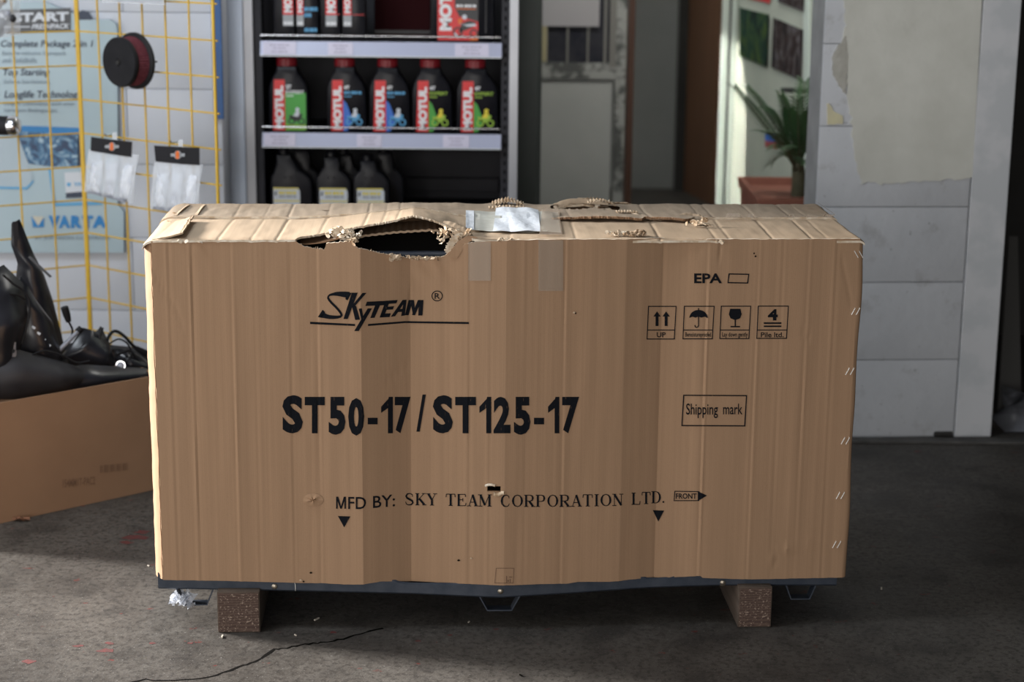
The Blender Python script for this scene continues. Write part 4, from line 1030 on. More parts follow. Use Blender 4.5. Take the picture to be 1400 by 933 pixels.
t = thing('stickers', 'small blue and red sticker on the pale wall behind the palm fronds', 'sticker', (0, 0, 0)); t.name = 'sticker'
MB().sheet(lambda a, b: wp(1046 + 16 * a, 182 + 10 * b + 3 * a, .004), 2, 2, .001).obj('blue_band', M_bluep, t)
MB().sheet(lambda a, b: wp(1046 + 16 * a, 192 + 9 * b + 3 * a, .004), 2, 2, .001).obj('red_band', mat('sticker_red', (.4, .06, .06)), t)
t = thing('lever_handle', 'black lever handle fixed high on the pale wall behind the palm', 'handle', (0, 0, 0))
p0, p1 = wp(1099, 124, .05), wp(1070, 123, .05)
MB().tube([p0 - ws_n * .05, p0, p1], .010, 10).obj('lever', M_rubber, t, smooth=60); MB().tube([p0 - ws_n * .05 + Vector((0, 0, .03)), p0 - ws_n * .05 - Vector((0, 0, .16))], .016, 8).obj('handle_plate', M_rubber, t)

# masonry pillar (wall_right) of painted blocks, cream plaster still on its upper part
PY = 1.54; PYAW = R(4.0)
pl = struct(MB().boxab((0, .012, 0), (.555, .16, HC)).obj('wall_right', M_sidegrey))
p0 = at(1122, 150, PY); pl.location = (p0.x, PY, 0); pl.rotation_euler = (0, 0, PYAW)
PR = Matrix.Rotation(PYAW, 3, 'Z'); PRI = PR.inverted(); PO = Vector((p0.x, PY, 0))
def pp(px, py, v=0.0):
    d = PRI @ ray(px, py); c = PRI @ (CAM_LOC - PO); p = c + d * ((v - c.y) / d.y); return p
seam = pp(1333, 150).x; pr_end = pp(1392, 60).x
zs = [0, .04] + [pp(1230, y).z for y in (492, 386, 283)]
while zs[-1] < HC - .1: zs.append(zs[-1] + (zs[3] - zs[2]))
zs[-1] = HC
for i in range(len(zs) - 1):
    if zs[i + 1] - zs[i] < .06:
        continue
    block(pl, M_pillar, 0, seam, zs[i] if i > 1 else .0, zs[i + 1], 0, .02, proud=rr.uniform(0, .002))
MB().boxab((seam + .003, -.004, .0), (pr_end, .10, HC), .002).obj('smooth_board', M_board, pl)
bpy.data.objects['wall_right'].data.vertices  # body
# plaster skin with ragged foot
def rag(pts, amp, seed, n=6):
    out = []
    for i in range(len(pts) - 1):
        for k in range(n):
            t = k / n; a = Vector(pts[i]).lerp(Vector(pts[i + 1]), t); out.append((a.x + amp * noise.noise(Vector((a.x * .21, a.y * .21, seed))), a.y + amp * noise.noise(Vector((a.x * .25, a.y * .25, seed + 3)))))
    out.append(pts[-1]); return out
def skin(poly, m, name, off, parent=pl):
    P3 = [pp(x, y, 0) for x, y in poly]
    mb = MB(); n = len(P3); vs = [Vector((p.x, -off, p.z)) for p in P3] + [Vector((p.x, .001, p.z)) for p in P3]
    mb.add(vs, [tuple(range(n))] + [(i, (i + 1) % n, n + (i + 1) % n, n + i) for i in range(n)]); return mb.obj(name, m, parent)
edge = rag([(1156, -150), (1154, -20), (1153, 0), (1155, 30), (1152, 52), (1155, 80), (1158, 125), (1163, 160), (1166, 200), (1172, 235), (1178, 249)], 4, 1) + rag([(1178, 250), (1215, 251), (1250, 249), (1285, 246), (1327, 243)], 5, 2)
skin(edge + [(1329, 240), (1342, 0), (1350, -150)], M_plaster, 'plaster_patch', .004)
skin(rag([(1143, 66), (1155, 50), (1158, 70), (1157, 100), (1156, 130), (1147, 118), (1138, 100), (1137, 80), (1143, 66)], 3, 5), M_greypatch, 'plaster_patch', .006)
skin(rag([(1130, 142), (1134, 141), (1140, 152), (1152, 158), (1152, 169), (1131, 170), (1130, 142)], 1.5, 6), M_yellowpatch, 'plaster_patch', .0035)
# chipped hole at the foot
c = pp(1290, 586, 0); MB().boxab((c.x - .03, -.006, .0), (c.x + .03, .012, .018), .006).obj('chipped_corner', M_black, pl)
kb = struct(MB().boxab((p0.x - .1, PY - .05, 0), (p0.x + .75, PY - .005, .008), .003).obj('trim_8', M_kerbshade))

# dark room to the right, its lack of light put into the wall colour
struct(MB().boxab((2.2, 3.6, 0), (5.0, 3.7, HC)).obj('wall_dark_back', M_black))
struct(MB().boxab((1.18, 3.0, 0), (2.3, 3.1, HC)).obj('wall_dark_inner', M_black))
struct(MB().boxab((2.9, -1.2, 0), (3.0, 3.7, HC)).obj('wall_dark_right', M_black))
t = thing('leaning_board', 'dark board with white vertical lettering leaning in the dark behind the pillar', 'board', (0, 0, 0))
YB = 1.95; q = [at(1379, 330, YB), at(1389, 334, YB), at(1398, 520, YB - .1), at(1366, 520, YB - .1)]
pz = [at(1378, 325, YB + .15), at(1390, 325, YB + .15), at(1397, 540, YB - .1), at(1364, 540, YB - .1)]
for k in (2, 3): pz[k].z = 0.0; pz[k].y = YB - .1
MB().sheet(lambda a, b: pz[0].lerp(pz[1], a).lerp(pz[3].lerp(pz[2], a), b), 2, 2, .015).obj('panel', M_darkpanel, t)
n_ = (pz[1] - pz[0]).cross(pz[3] - pz[0]).normalized(); n_ = -n_ if n_.y > 0 else n_
F = Flat(); F.add(text2d('Bogun', 1389, 420, 1381, 352, .04, rot=90))
F.lay('lettering', M_papergrey, t, lambda x, y: atplane(x, y, pz[0] + n_ * .004, n_))
t = thing('plastic_bag', 'crumpled clear plastic bag lying on the floor right of the white pillar', 'bag', (0, 0, 0))
g0 = at(1371, 530, 1.75); 
def fn(a, b):
    px = 1370 + 75 * a; top_ = 528 + 24 * a; bot_ = 548 + 40 * math.sqrt(a); p = at(px, top_ + (bot_ - top_) * b, 1.75 + .05 * math.sin(a * 13 + b * 9) + .05 * math.sin(b * 7)); p.z = max(.003, p.z); return p
MB().sheet(fn, 26, 16, .0006).obj('film', mat('dimmed_clear_film', (.22, .23, .26), .25, spec=.6, alpha=.45), t, smooth=50)  # film colour darkened to look dim behind the pillar
pq = at(1410, 585, 1.75); MB().sheet(lambda a, b: Vector((pq.x - .12 + .3 * a, 1.62 + .2 * b, .004 + (.12 - .0) * math.sin(a * 3.1) * math.sin(b * 3.1) * (1 + .2 * math.sin(a * 20)))), 20, 12, .0006).obj('film', bpy.data.materials['dimmed_clear_film'], t, smooth=50)

# ------------------------------------------------------------------ shelf unit
YS = 2.3
rack = thing('shelf_rack', 'tall metal shop shelf rack with grey posts and black lining holding oil bottles', 'shelf', (at(520, 150, YS).x, YS, 0))
RK = Vector(rack.location)
def sx_(px, Y=YS, py=140): return at(px, py, Y).x - RK.x
def sz_(py, Y=YS, px=520): return at(px, py, Y).z
def rbox(name, m, x0, x1, y0, y1, z0, z1, bev=.0015): return MB().boxab((x0, y0, z0), (x1, y1, z1), bev).obj(name, m, rack)
x0, x1, x2, x3 = sx_(310), sx_(334), sx_(347), sx_(358)
rbox('post', M_postgrey, x0, x1, 0, .05, 0, 2.2); rbox('post', M_postside, x1, x2, .012, .05, 0, 2.2)
rbox('side_lining', M_shelfblack, x2, x3, .03, .44, 0, 2.2)
rbox('side_panel', M_shelfblack, x0 + .01, x1, .05, .45, 0, 2.2)
r0_, r1_, r2_ = sx_(685), sx_(696), sx_(708)
rbox('perforated_upright', M_shelfblack, r0_, r1_, .02, .05, 0, 2.2)
for k in range(60):
    z = .45 + k * .03
    if z < 1.7: rbox('slot', M_crack, (r0_ + r1_) / 2 - .003, (r0_ + r1_) / 2 + .003, .0185, .0205, z, z + .014, 0)
rbox('post', M_postside, r1_, r2_, 0, .05, 0, 2.2); rbox('side_panel', M_darkwall, r1_ + .002, r1_ + .008, .05, .45, 0, 2.2, 0)
rbox('back_panel', M_shelfblack, x1, r1_, .44, .452, 0, 2.2)
zA, zB = sz_(57), sz_(182)                       # top of the two price rails
sh = (zA - zB); shelves = [(zA, 57, 76), (zB, 182, 201)]
for zt_, p0_, p1_ in shelves + [(zB - sh * .93, 308, 326), (zB - 2 * sh, 400, 420), (.12, 0, 0)]:
    rbox('shelf_board', M_shelfblack, x3, r0_, .0, .44, zt_ - .024, zt_ - .002)
    h = .045
    MB().sheet(lambda a, b: Vector((x3 + .001 + (r0_ - x3) * a, -.012 - .012 * b, zt_ - h * b)), 1, 2, -.003).obj('price_rail', M_strip, rack)
    rbox('rail_lip', M_stripedge, x3 + .001, r0_, -.028, -.022, zt_ - h - .004, zt_ - h, 0)
    MB().tube([(x3 - .0, -.006, zt_ + .018), (r0_ - .004, -.006, zt_ + .018)], .0030, 8).obj('guard_rod', M_chrome, rack, smooth=60)
for z_, tags in ((zA, ((362, 407), (450, 484), (622, 668))), (zB, ((361, 404), (488, 522), (606, 642)))):
    for a, b in tags:
        a_, b_ = sx_(a), sx_(b); o = MB().sheet(lambda s_, t_: Vector((a_ + (b_ - a_) * s_, -.0155 - .0107 * t_, z_ - .003 - .040 * t_)), 1, 1, -.0005).obj('price_tag', M_tagpaper, rack)
        F = Flat()
        for k, (wq, yy) in enumerate(((.6, .25), (.4, .5), (.5, .78))):
            c_ = (a_ + b_) / 2; wh_ = (b_ - a_) * wq / 2
            F.add(blurred_line(c_ - wh_, -yy - .05, c_ + wh_, -yy + .05))
        F.lay('tag_print', M_tagtext, o, lambda x, y: (x, -.0166 - .0107 * -y, z_ - .003 - .040 * -y))
# bottles
def bottle(name, label, group, px0, px1, ztop_base, Yoff=0.0, kind='blue', h=.245, capw=None):
    W_ = abs(sx_(px1) - sx_(px0)); cx = RK.x + (sx_(px0) + sx_(px1)) / 2
    t = thing(name, label, 'bottle', (cx, YS + .055 + Yoff, ztop_base), 0, group)
    hw = W_ / 2; hb = h - .028; L_ = -hw
    out = [(-hw + .004, 0), (hw - .004, 0), (hw, .006), (hw, hb * .56), (hw * .97, hb * .64), (hw * .85, hb * .75), (hw * .62, hb * .86), (hw * .46, hb * .92), (hw * .40, hb), (-hw * .58, hb), (-hw * .62, hb * .93), (-hw * .76, hb * .86), (-hw * .93, hb * .75), (-hw, hb * .66), (-hw, .006)]
    MB().prism(out, -.033, .033, inset=.010).obj('bottle_body', M_bottle, t, smooth=35)
    cxx = -hw * .12; Mx = Matrix.Translation((cxx, 0, hb))
    r = .0335 if capw is None else capw
    MB().lathe([(r * .9, -.012), (r * .9, .002)], 20, Mx).obj('neck', M_bottle, t, smooth=40)
    n = 40; prof = [(r, .001), (r, .022), (r * .93, .028), (.001, .028)]; mb = MB(); mb.lathe(prof, n, Mx)
    for i, v in enumerate(mb.v):
        if i < 2 * n and i % 2: d = Vector(v) - Vector((cxx, 0, hb)); mb.v[i] = (cxx + d.x * .965, d.y * .965, v[2])
    mb.obj('cap', M_cap, t)
    y = -.0345; F = Flat(); s0, s1 = -hw * .80, -hw * .80 + W_ * .31
    zt1, zb1 = hb * .80, .004
    F.poly([(s0, zb1), (s1, zb1), (s1, zt1), (s0 + .006, zt1)]); lb = F.lay('label_stripe', M_red, t, lambda a, b: (a, y, b))
    F = Flat(); F.add(text2d('MOTUL', s1 - .005, zb1 + .004, s0 + .008, zt1 - .018, .05, rot=90)) if False else F.add(text2d('MOTUL', s0 + .008, zb1 + .006, s1 - .005, zt1 - .02, .06, rot=90))
    F.lay('brand_lettering', M_white, lb, lambda a, b: (a, y - .0008, b))
    l0, l1 = s1 + .0005, hw * .86; pm = {'blue': (M_bluep, M_lblue), 'green': (M_greenp, M_limep), 'white': (M_greenp, M_white)}[kind]
    if kind == 'white':
        F = Flat(); F.rect(l0, zb1, l1, hb * .60); F.lay('label_picture', M_greenp, t, lambda a, b: (a, y, b))
        F = Flat(); F.rect(l0, zb1 + .004, l1, zb1 + .02); F.lay('label_picture', M_limep, t, lambda a, b: (a, y - .0005, b))
    F = Flat(); F.add(text2d('4T' if kind != 'white' else '2T', l0 + .003, hb * .66, l0 + .022, hb * .72, .04)); F.lay('label_print', M_white, t, lambda a, b: (a, y, b))
    F = Flat(); F.add(blurred_line(l0 + .003, hb * .59, l1 - .006, hb * .63) if kind == 'blue' else text2d('EXPERT', l0 + .003, hb * .585, l1 - .006, hb * .635, .02)); F.rect(l0 + .003, hb * .545, l0 + .028, hb * .56); F.lay('label_print', pm[1] if kind != 'white' else M_white, t, lambda a, b: (a, y - .0006, b))
    # motorbike picture: wheels, body, rider as flat shapes
    F = Flat(); cx_, cz_, s_ = (l0 + l1) / 2 + .002, hb * .21, (l1 - l0) / 2
    if kind != 'white': F.poly([(l0, zb1), (l0 + s_ * .4, zb1), (l0 + s_ * .9, hb * .2), (l0 + s_ * .35, hb * .44), (l0, hb * .5)])
    F.lay('label_picture', pm[0], t, lambda a, b: (a, y, b)) if F.v else None
    F = Flat()
    for dx in (-.45, .5):
        F.add(ringpoly(circ(cx_ + dx * s_, cz_ - .3 * s_, .34 * s_, n=16), circ(cx_ + dx * s_, cz_ - .3 * s_, .21 * s_, n=16)))
    F.poly([(cx_ - .6 * s_, cz_), (cx_ - .1 * s_, cz_ - .3 * s_), (cx_ + .3 * s_, cz_ - .2 * s_), (cx_ + .62 * s_, cz_ + .35 * s_), (cx_ + .3 * s_, cz_ + .5 * s_), (cx_ - .1 * s_, cz_ + .2 * s_), (cx_ - .7 * s_, cz_ + .3 * s_)])
    F.lay('label_picture', {'blue': M_lblue, 'green': M_limep, 'white': M_blacklabel}[kind], t, lambda a, b: (a, y - .001, b))
    F = Flat(); F.poly(circ(cx_ + .12 * s_, cz_ + .85 * s_, .2 * s_, n=12)); F.poly([(cx_ - .3 * s_, cz_ + .2 * s_), (cx_ + .2 * s_, cz_ + .15 * s_), (cx_ + .35 * s_, cz_ + .6 * s_), (cx_, cz_ + .75 * s_)])
    F.lay('label_picture', {'blue': M_palelabel, 'green': M_yellowp, 'white': M_palelabel}[kind], t, lambda a, b: (a, y - .0014, b))
    return t
zb_row = zB - .001
G2 = 'red capped oil bottles on the middle shelf'
bottle('oil_bottle', 'black oil bottle with green and white label at the left end of the middle shelf', G2, 366, 421, zb_row, kind='white')
bottle('oil_bottle', 'blue labelled oil bottle second from left on the middle shelf', G2, 446, 500, zb_row)
bottle('oil_bottle', 'blue labelled oil bottle in the centre of the middle shelf', G2, 504, 560, zb_row)
bottle('oil_bottle', 'green labelled oil bottle second from right on the middle shelf', G2, 563, 618, zb_row, kind='green')
bottle('oil_bottle', 'green labelled oil bottle at the right end of the middle shelf', G2, 624, 681, zb_row, kind='green')
# hidden second rows stand in the dark behind each
G1 = 'slim black oil bottles cut off by the frame top'
for px0, px1, sx0, sx1, nm, dy in ((375, 404, 388, 402, 'leftmost slim black bottle on the top shelf, grey tag under its red label', 0), (406, 436, 406, 416, 'slim black bottle with light blue print, second from left on the top shelf', 0.0),
                           (439, 466, 446, 461, 'slim black bottle, third from left on the top shelf', 0), (468, 500, 470, 481, 'slim black bottle, fourth from left on the top shelf beside the dark red box', 0)):
    a, b = sx_(px0), sx_(px1); cx = (a + b) / 2; hw = (b - a) / 2 - .0005
    t = thing('oil_bottle', nm, 'bottle', (RK.x + cx, YS + .055, zA - .001), 0, G1)
    out = [(-hw + .004, 0), (hw - .004, 0), (hw, .006), (hw, .19), (hw * .4, .225), (-hw * .4, .225), (-hw, .2), (-hw, .006)]
    MB().prism(out, -.034, .034, inset=.008).obj('bottle_body', M_bottle2, t, smooth=35)
    MB().lathe([(.018, 0), (.018, .025), (.001, .025)], 16, Matrix.Translation((0, 0, .222))).obj('cap', M_cap, t, smooth=40)
    s0, s1 = sx_(sx0) - cx, sx_(sx1) - cx; y = -.0355
    s0 = max(s0, -hw + .001)
    F = Flat(); F.rect(s0, .085, s1, .20); lb = F.lay('label_stripe', M_red, t, lambda a_, b_: (a_, y, b_))
    F = Flat(); F.add(text2d('MOTUL', s0 + .004, .092, s1 - .003, .19, .06, rot=90)); F.lay('brand_lettering', M_white, lb, lambda a_, b_: (a_, y - .0008, b_))
    F = Flat(); F.rect(s0, .048, s1, .0845); F.lay('label_patch', M_greyp, t, lambda a_, b_: (a_, y, b_))
    F = Flat(); F.add(blurred_line(s0 + .002, .052, s1 - .002, .063)); F.lay('label_print', M_white, t, lambda a_, b_: (a_, y - .0008, b_))
    if 'blue' in nm:
        F = Flat(); F.add(blurred_line(s1 + .002, .098, hw - .002, .110)); F.add(blurred_line(s1 + .002, .078, s1 + .026, .090)); F.add(blurred_line(s1 + .002, .03, hw - .004, .042)); F.lay('label_print', M_lblue, t, lambda a_, b_: (a_, y, b_))
    else:
        F = Flat(); F.rect(s1 + .002, .086, hw - .002, .088); F.lay('label_print', M_red, t, lambda a_, b_: (a_, y, b_))
# big canister
a, b = sx_(588), sx_(676); cx = (a + b) / 2; hw = (b - a) / 2
t = thing('oil_canister', 'large black oil canister with red label at the right end of the top shelf', 'canister', (RK.x + cx, YS + .075, zA - .001))
out = [(-hw + .006, 0), (hw - .006, 0), (hw, .008), (hw, .26), (hw * .5, .31), (-hw * .5, .31), (-hw, .27), (-hw, .008)]
MB().prism(out, -.055, .055, inset=.012).obj('canister_body', M_bottle, t, smooth=35)
MB().lathe([(.024, 0), (.024, .03), (.001, .03)], 16, Matrix.Translation((0, 0, .308))).obj('cap', M_cap, t, smooth=40)
for px, w_ in ((589.5, .003), (664, .010), (672, .004)): x = sx_(px) - cx; MB().tube([(x, -.056, .03), (x, -.056, .25)], w_ / 2, 6).obj('moulded_rib', M_bottle2, t, smooth=60)
y = -.0565; s0, s1, s2 = sx_(598) - cx, sx_(618) - cx, sx_(653) - cx
F = Flat(); F.rect(s0, .006, s2, .235); lb = F.lay('label_stripe', M_red, t, lambda a_, b_: (a_, y, b_))
F = Flat(); F.poly([(s1 + .006, .235), (s1 + .008, .115), (s1 + .022, .085), (s2, .068), (s2, .235)]); F.lay('label_patch', M_blacklabel, lb, lambda a_, b_: (a_, y - .0006, b_))
F = Flat(); F.add(text2d('MOTUL', s0 + .006, .038, s1 - .002, .225, .06, rot=90)); F.lay('brand_lettering', M_white, lb, lambda a_, b_: (a_, y - .0012, b_))
F = Flat(); F.add(blurred_line(s1 + .012, .115, s2 - .006, .123)); F.lay('label_print', M_white, lb, lambda a_, b_: (a_, y - .0012, b_))
F = Flat(); F.rect(s1 + .014, .108, s2 - .008, .111); F.poly([(s1 + .018, .075), (s1 + .034, .08), (s1 + .03, .062), (s1 + .02, .06)]); F.poly([(s2 - .02, .018), (s2, .03), (s2, .006), (s2 - .03, .006)]); F.lay('label_picture', M_orange, lb, lambda a_, b_: (a_, y - .0012, b_))
F = Flat(); F.add(ringpoly(circ(s1 + .018, .034, .016), circ(s1 + .018, .034, .011))); F.add(ringpoly(circ(s2 - .014, .03, .014), circ(s2 - .014, .03, .009))); F.poly([(s1 + .02, .03), (s2 - .02, .05), (s2 - .006, .066), (s2 - .03, .072), (s1 + .03, .062)]); F.lay('label_picture', M_blacklabel, lb, lambda a_, b_: (a_, y - .0016, b_))
F = Flat(); F.poly(circ(s1 + .04, .083, .008)); F.poly([(s1 + .02, .064), (s1 + .05, .052), (s2 - .004, .054), (s2 - .012, .062), (s1 + .04, .058)]); F.add(thick([(s1 + .008, .03), (s1 + .02, .016), (s1 + .04, .02)], .006)); F.lay('label_picture', M_palelabel, lb, lambda a_, b_: (a_, y - .0020, b_))
t = thing('carton_box', 'dim dark red box at the back of the top shelf behind the gap', 'box', (RK.x + sx_(545), YS + .28, zA - .001))
MB().box((0, 0, .085), (.19, .12, .17), None, .002).obj('box_body', M_darkred, t); MB().box((0, -.0605, .02), (.19, .002, .012)).obj('box_band', M_bottle2, t)
# bottom row with pale labels
zC = zB - sh * .93 - .001
def jug(px0, px1, lx0, lx1, neck, label, Y=0., lab=True, top=205, grp='black bottles with pale labels on the lowest shelf'):
    a, b = sx_(px0), sx_(px1); cx = (a + b) / 2; hw = (b - a) / 2; t = thing('lubricant_bottle', label, 'bottle', (RK.x + cx, YS + .05 + Y, zC), 0, grp)
    zt_ = sz_(top) - zC; nx = sx_(neck) - cx; zs_ = sz_(240) - zC; x1_ = -hw; 
    out = [(-hw + .004, 0), (hw - .004, 0), (hw, .008), (hw, zs_ * .72), (hw * .93, zs_ * .86), (hw * .7, zs_ * .98), (hw * .35, zs_ * 1.10), (nx + .028, zt_ - .03), (nx + .024, zt_ - .022), (nx - .022, zt_ - .022), (nx - .022, zt_ - .05), (-hw + .010, zs_ * 1.0), (-hw + .002, zs_ * .92), (-hw, zs_ * .8), (-hw, .008)]
    MB().prism(out, -.03, .035, inset=.010).obj('bottle_body', M_bottle2, t, smooth=35)
    MB().lathe([(.019, 0), (.019, .02), (.016, .024), (.001, .024)], 18, Matrix.Translation((nx, 0, zt_ - .024))).obj('cap', M_bottle, t, smooth=40)
    for d in (-.010, .010): MB().lathe([(.006, 0), (.005, .002), (.001, .0025)], 12, Matrix.Translation((-hw * .15 + d, -.029, zs_ * .92)) @ Matrix.Rotation(R(90), 4, 'X')).obj('moulded_dimple', M_bottle2, t, smooth=50)
    if lab:
        l0, l1 = sx_(lx0) - cx, sx_(lx1) - cx; y = -.0312; zl = sz_(259) - zC; F = Flat(); F.poly([(l0, .02), (l1, .02), (l1, zl - .012), (l1 - .006, zl), (l0 + .001, zl)]); o = F.lay('label', M_palelabel, t, lambda a_, b_: (a_, y, b_))
        F = Flat(); F.rect(l0 + .001, zl - .005, l1 - .005, zl - .0005); F.rect(l0 + .002, zl - .047, l1 - .001, zl - .043); F.add(blurred_line(l0 + .018, zl - .022, l1 - .012, zl - .013)); F.lay('label_print', M_yellowp, o, lambda a_, b_: (a_, y - .0008, b_))
        F = Flat(); F.add(blurred_line(l0 + .02, zl - .034, l1 - .012, zl - .026)); F.lay('label_print', M_greyp, o, lambda a_, b_: (a_, y - .0008, b_))
        F = Flat(); F.poly([(l0 + .004, zl - .02), (l0 + .012, zl - .01), (l0 + .010, zl - .03)]); F.lay('label_print', M_ink, o, lambda a_, b_: (a_, y - .0008, b_))
    return t
jug(366, 424, 370, 407, 384, 'black bottle with pale yellow-topped label at the left end of the lowest visible shelf')
jug(430, 478, 434, 473, 450, 'black bottle with pale yellow-topped label in the middle of the lowest visible shelf', top=208)
jug(481, 531, 486, 524, 500, 'black bottle with pale yellow-topped label, rightmost labelled one on the lowest shelf', top=213)
jug(392, 430, 0, 0, 404, 'plain black bottle behind the left pale-labelled bottle', .10, False, 203); jug(452, 492, 0, 0, 463, 'plain black bottle behind the middle pale-labelled bottle', .10, False, 209); jug(506, 548, 0, 0, 520, 'plain black bottle behind the right pale-labelled bottle', .10, False, 205)
t = rbox('inner_back_rail', M_shelfblack, sx_(545), r0_ - .01, .40, .44, zC + .03, zC + .075)

# odds and ends between the wall end and the rack
Yg = 2.22; xb0, xb1 = at(290, 80, Yg - .1).x, at(303.5, 80, Yg - .1).x
z0_ = at(297, 163, Yg - .1).z; t = thing('blue_board', 'narrow blue board hanging at the wall end left of the shelf rack', 'board', (0, 0, 0))
MB().boxab((xb0, Yg - .1, z0_), (xb1, Yg - .085, z0_ + .55), .002).obj('panel', M_bluecard, t)
G = 'dark folded cloths stacked beside the shelf rack'
for k, (ya, yb) in enumerate(((50, 72), (72, 92), (92, 112), (112, 128), (128, 182))):
    a, b = at(308, yb, 2.40), at(308, ya, 2.40)
    t = thing('folded_cloth', ['uppermost', 'second from top', 'middle', 'second from bottom', 'lowest, hanging'][k] + ' dark folded cloth between wall end and shelf rack', 'cloth', (a.x, 2.42, a.z), 0, G)
    hh = b.z - a.z - .0006
    MB().box((0, 0, hh / 2), (.05, .16, hh), None, min(.012, hh * .4)).obj('fold', M_greencloth, t, smooth=60)
t = thing('support_stand', 'dark upright bracket carrying folded cloths beside the rack', 'bracket', (a.x, 2.42, 0)); z_ = at(308, 182, 2.40).z
MB().boxab((-.02, -.05, 0), (.02, .07, z_ - .0006), .002).obj('upright', M_black, t)

# ------------------------------------------------------------------ display board on the wall
YP = YW - .03
board = thing('poster_board', 'large pale blue battery poster on the white wall behind the yellow grid', 'poster', (at(60, 200, YP).x, YP, at(60, 346, YP).z))
BO = Vector(board.location)
def bp(px, py, off=0.): return at(px, py, YP - off) - BO
def bpoly(name, m, pix, off, parent=board):
    F = Flat(); F.poly(pix); return F.lay(name, m, parent, lambda x, y: bp(x, y, off))
a, b = bp(-60, 346), bp(168, 28)
rc = [bp(x, y) for x, y in ((-60, 346), (169, 346), (169, 290), (161, 280), (160, 40), (158, 32), (150, 27), (118, 27), (104, 20), (60, 2), (-60, 2))]
MB().add([Vector((p.x, 0, p.z)) for p in rc] + [Vector((p.x, .022, p.z)) for p in rc], [tuple(range(11)), tuple(range(21, 10, -1))] + [(i, (i + 1) % 11, 11 + (i + 1) % 11, 11 + i) for i in range(11)]).obj('backing', M_poster2, board)
bn = bpoly('banner', M_banner, [(-10, 14), (97, 11), (97, 42), (-10, 44)], .002)
def ptext(s, x0, y0, x1, y1, m, bold=.01, shear=0., parent=board, off=.003, slope=0.):
    F = Flat(); F.add(text2d(s, x0, y0, x1, y1, bold, shear)); return F.lay('printed_text', m, parent, lambda x, y: bp(x, y + (x - x0) * slope, off))
ptext('INSTART', -8, 31, 94, 18, M_palelabel, .05, .0, bn, .0035, -.02); ptext('FRESHPACK', 43, 40, 95, 33, M_palelabel, .03, .25, bn, .0035, -.02)
F = Flat(); F.rect(-8, 36, 41, 37.5); F.lay('printed_text', M_palelabel, bn, lambda x, y: bp(x, y, .0035))
ptext('Complete Package 2 in 1', 1, 67, 127, 55, M_ptext, .012, .15); ptext('Batterie inklusive Säurepack', 3, 77, 90, 70, M_ptext2, .0); ptext('und Einfüllhilfe', 3, 86, 50, 79, M_ptext2, 0)
ptext('Top Starting', 4, 106, 68, 94, M_ptext, .012, .15); ptext('Sichere Startleistung', 5, 116, 68, 109, M_ptext2, 0)
ptext('Longlife Technology', 6, 137, 112, 124, M_ptext, .012, .15); ptext('Längere Lebensdauer auch unter', 6, 146, 102, 139, M_ptext2, 0); ptext('härtesten Bedingungen', 6, 155, 78, 148, M_ptext2, 0)
bpoly('picture_print', M_carphoto, [(24, 174), (107, 178), (107, 228), (70, 228), (24, 222)], .002)
bpoly('picture_print', M_vblue, [(30, 172), (110, 175), (110, 184), (30, 180)], .003); bpoly('picture_print', M_poster, [(-60, 188), (26, 190), (45, 240), (40, 256), (-60, 254)], .003)
bpoly('picture_print', M_lblue, [(-60, 254), (36, 256), (46, 246), (46, 249), (37, 259), (-60, 257)], .0035); bpoly('picture_print', M_ptext, [(106, 184), (112, 184), (112, 228), (106, 228)], .002)
bpoly('picture_print', M_lblue, [(66, 230), (70, 230), (76, 278), (140, 276), (140, 280), (73, 282)], .003)
bpoly('picture_print', M_palelabel, [(88, 236), (113, 235), (113, 262), (90, 264)], .003); bpoly('picture_print', M_ptext, [(90, 264), (113, 262), (113, 270), (90, 271)], .0035)
bpoly('picture_print', M_lblue, [(91, 250), (97, 250), (96, 255), (92, 255)], .004); ptext('VA', 101, 254.5, 112, 249, M_lblue, .03, off=.004)
sc_ = M_ptext; bpoly('picture_print', M_ptext, [(104, 27), (106, 18), (112, 14), (122, 16), (126, 24), (126, 27)], .002)
bpoly('logo_print', M_vblue, [(43, 296), (60, 297), (60, 311), (45, 311)], .003); bpoly('logo_print', M_cream, [(43.5, 295.5), (60.5, 296.5), (52, 309)], .004)
for ch, x0, x1 in (('V', 66, 82), ('A', 80, 96), ('R', 97, 112), ('T', 112, 127), ('A', 126, 146)): ptext(ch, x0, 312, x1, 295, M_vblue, .06)
ptext('BY JOHNSON CONTROLS', 48, 329, 150, 323, M_ptext2, .01)
bpoly('picture_print', M_poster, [(-60, 346), (169, 346), (169, 344.5), (-60, 344.5)], .001)

